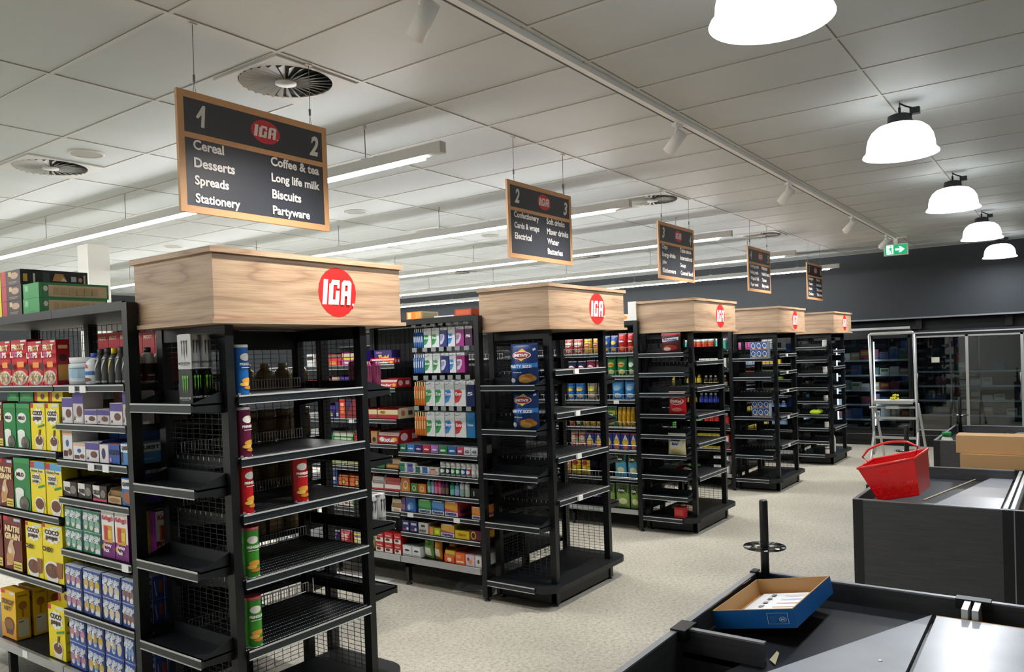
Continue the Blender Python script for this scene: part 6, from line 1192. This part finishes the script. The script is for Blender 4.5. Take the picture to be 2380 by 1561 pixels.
fill(f4, DEF[1], f'second {S_} shelf', wbox, 'sauce_box', 'plain white box', 'box', .73, 1.1, 4, .14, .1); fill(f4, DEF[1], f'second {S_} shelf deeper in', dark_, 'sauce_bottle', 'dark sauce bottle', 'bottle', 1.15, 1.5, 5, .19)
fill(f4, DEF[2], f'third {S_} shelf', dark_, 'sauce_bottle', 'dark sauce bottle with pale label', 'bottle', .73, 1.05, 5, .17); fill(f4, DEF[2], f'third {S_} shelf deeper in', oil, 'sauce_bottle', 'golden oil bottle', 'bottle', 1.08, 1.5, 6, .18)
fill(f4, DEF[3], f'fourth {S_} shelf', blub, 'sauce_bottle', 'deep blue bottle', 'bottle', .80, 1.12, 5, .19); fill(f4, DEF[3], f'fourth {S_} shelf deeper in', oil, 'sauce_bottle', 'yellow-green bottle', 'bottle', 1.15, 1.5, 5, .17)
fill(f4, DEF[4], f'fifth {S_} shelf', redb, 'sauce_bottle', 'red tomato sauce bottle with white tip', 'bottle', .72, 1.06, 5, .19); fill(f4, DEF[4], f'fifth {S_} shelf deeper in', gbox, 'sauce_box', 'yellow-green packet box', 'box', 1.10, 1.5, 4, .16, .1)
fill(f4, DEF[5], f'sixth {S_} shelf', rbox, 'sauce_box', 'red and white box', 'box', .72, .83, 1, .18, .1); fill(f4, DEF[5], f'sixth {S_} shelf beside the red box', ybox, 'sauce_box', 'yellow packet box', 'box', .85, 1.15, 3, .19, .1); fill(f4, DEF[5], f'sixth {S_} shelf deeper in', carton('#9a8450', [('e', .5, .5, .3, .3, '#b8a060')]), 'sauce_box', 'tan packet box', 'box', 1.17, 1.48, 3, .17, .1)
fill(f4, BASEZ[3], f'bottom {S_} shelf', wbox, 'sauce_box', 'white and grey box', 'box', .74, .94, 2, .22, .12); fill(f4, BASEZ[3], f'bottom {S_} shelf deeper in', gbox, 'sauce_box', 'green packet box', 'box', 1.16, 1.46, 2, .10, .1)
T_2 = 'tissue'
pk = carton('#c83a9a', [('r', .1, .2, .9, .8, '#e07ab8')]); lbx = carton('#9ab8d8', [('r', .1, .2, .9, .6, '#dfe8f0')]); ybx = carton('#e0c02a', [('r', .1, .5, .9, .9, '#e6e6e2')]); mixr = carton('#d85a2a', [('r', .1, .4, .9, .9, '#e3e0dc')]); grb = carton('#7a9a2a', [('r', .1, .4, .9, .9, '#e3e0b0')]); bbt = bottle('#4a7ab8', '#e3e6ea', '#8ab0d8', (.2, .6)); ybt = bottle('#d8c03a', '#e8e4d0', '#e8d87a', (.2, .6))
fill(f5, DEF[0], f'top {T_2} shelf', jar('#e3e4e4', '#f0f0f0', '#b8bcc0'), 'toiletry_jar', 'white capped pot', 'jar', .95, 1.16, 3, .14); fill(f5, DEF[0], f'top {T_2} shelf deeper in', pk, 'toiletry_box', 'magenta box', 'box', 1.18, 1.5, 4, .16)
fill(f5, DEF[1], f'second {T_2} shelf', ybx, 'toiletry_box', 'yellow and white box', 'box', .82, 1.15, 4, .14); fill(f5, DEF[1], f'second {T_2} shelf deeper in', lbx, 'toiletry_box', 'pale blue box', 'box', 1.18, 1.5, 4, .14)
fill(f5, DEF[2], f'third {T_2} shelf', grb, 'toiletry_box', 'olive and cream box', 'box', .80, 1.14, 4, .15); fill(f5, DEF[2], f'third {T_2} shelf deeper in', mixr, 'toiletry_box', 'orange and white box', 'box', 1.17, 1.5, 4, .14)
fill(f5, DEF[3], f'fourth {T_2} shelf', lbx, 'toiletry_box', 'light blue box', 'box', .8, 1.5, 7, .11)
fill(f5, DEF[4], f'fifth {T_2} shelf', bbt, 'toiletry_bottle', 'sky blue bottle', 'bottle', .76, 1.12, 4, .18); fill(f5, DEF[4], f'fifth {T_2} shelf deeper in', ybt, 'toiletry_bottle', 'pale yellow bottle', 'bottle', 1.15, 1.5, 4, .14)
fill(f5, DEF[5], f'sixth {T_2} shelf', bbt, 'toiletry_bottle', 'large blue bottle', 'bottle', .76, 1.0, 2, .22); fill(f5, DEF[5], f'sixth {T_2} shelf deeper in', ybt, 'toiletry_bottle', 'large yellow bottle', 'bottle', 1.05, 1.5, 4, .20)
# basket contents and fridge goods
for q, (a, b_, c_) in enumerate(((-.07, -.02, '#e8782a'), (.04, .03, '#d8c8b0'), (.0, -.05, '#c8502a'))):
    o = place(bag(c_, [('e', .5, .5, .3, .2, '#f0d8b0')]), 'snack_packet', ['orange packet in the red basket', 'cream packet in the red basket', 'dark orange packet in the red basket'][q], 'snack packet', 'packets in the basket', (0, 0, 0), (.10, .12, .04))
    o.matrix_world = bk.matrix_world @ Matrix.Translation((a, b_ - .02 + .01 * q, .012 + .0 * q)) @ Matrix.Rotation(math.radians(8), 4, 'X')
cks = [carton(c_, [('r', .1, .5, .9, .85, d_)]) for c_, d_ in zip(GC, GC[3:] + GC[:3])]
for zi, z in enumerate((.45, .72, .98, 1.25, 1.52)):
    for q in range(11):
        y = -.45 + .162 * q
        if random.random() < .85: place(cks[(q * 3 + zi) % 8], 'frozen_food_box', f'frozen food packet in the freezer behind the ladder, {ORD[q]} across, {fz[zi]}', 'frozen food', 'packets in the freezer', (13.34, y, z + .001), (.15, random.uniform(.12, .2), .16), -math.pi / 2)
for zi, z in enumerate((.55, .80, 1.05, 1.30)):
    for q in range(13):
        y = -2.9 + .172 * q
        if random.random() < .55: place(cks[(q * 5 + zi * 3) % 8], 'chilled_food_box', f'chilled packet in the silver-framed chiller, {ORD[q]} across, {fz[zi]}', 'chilled food', 'packets in the chiller', (13.36, y, z + .001), (.15, random.uniform(.08, .16), .16), -math.pi / 2)
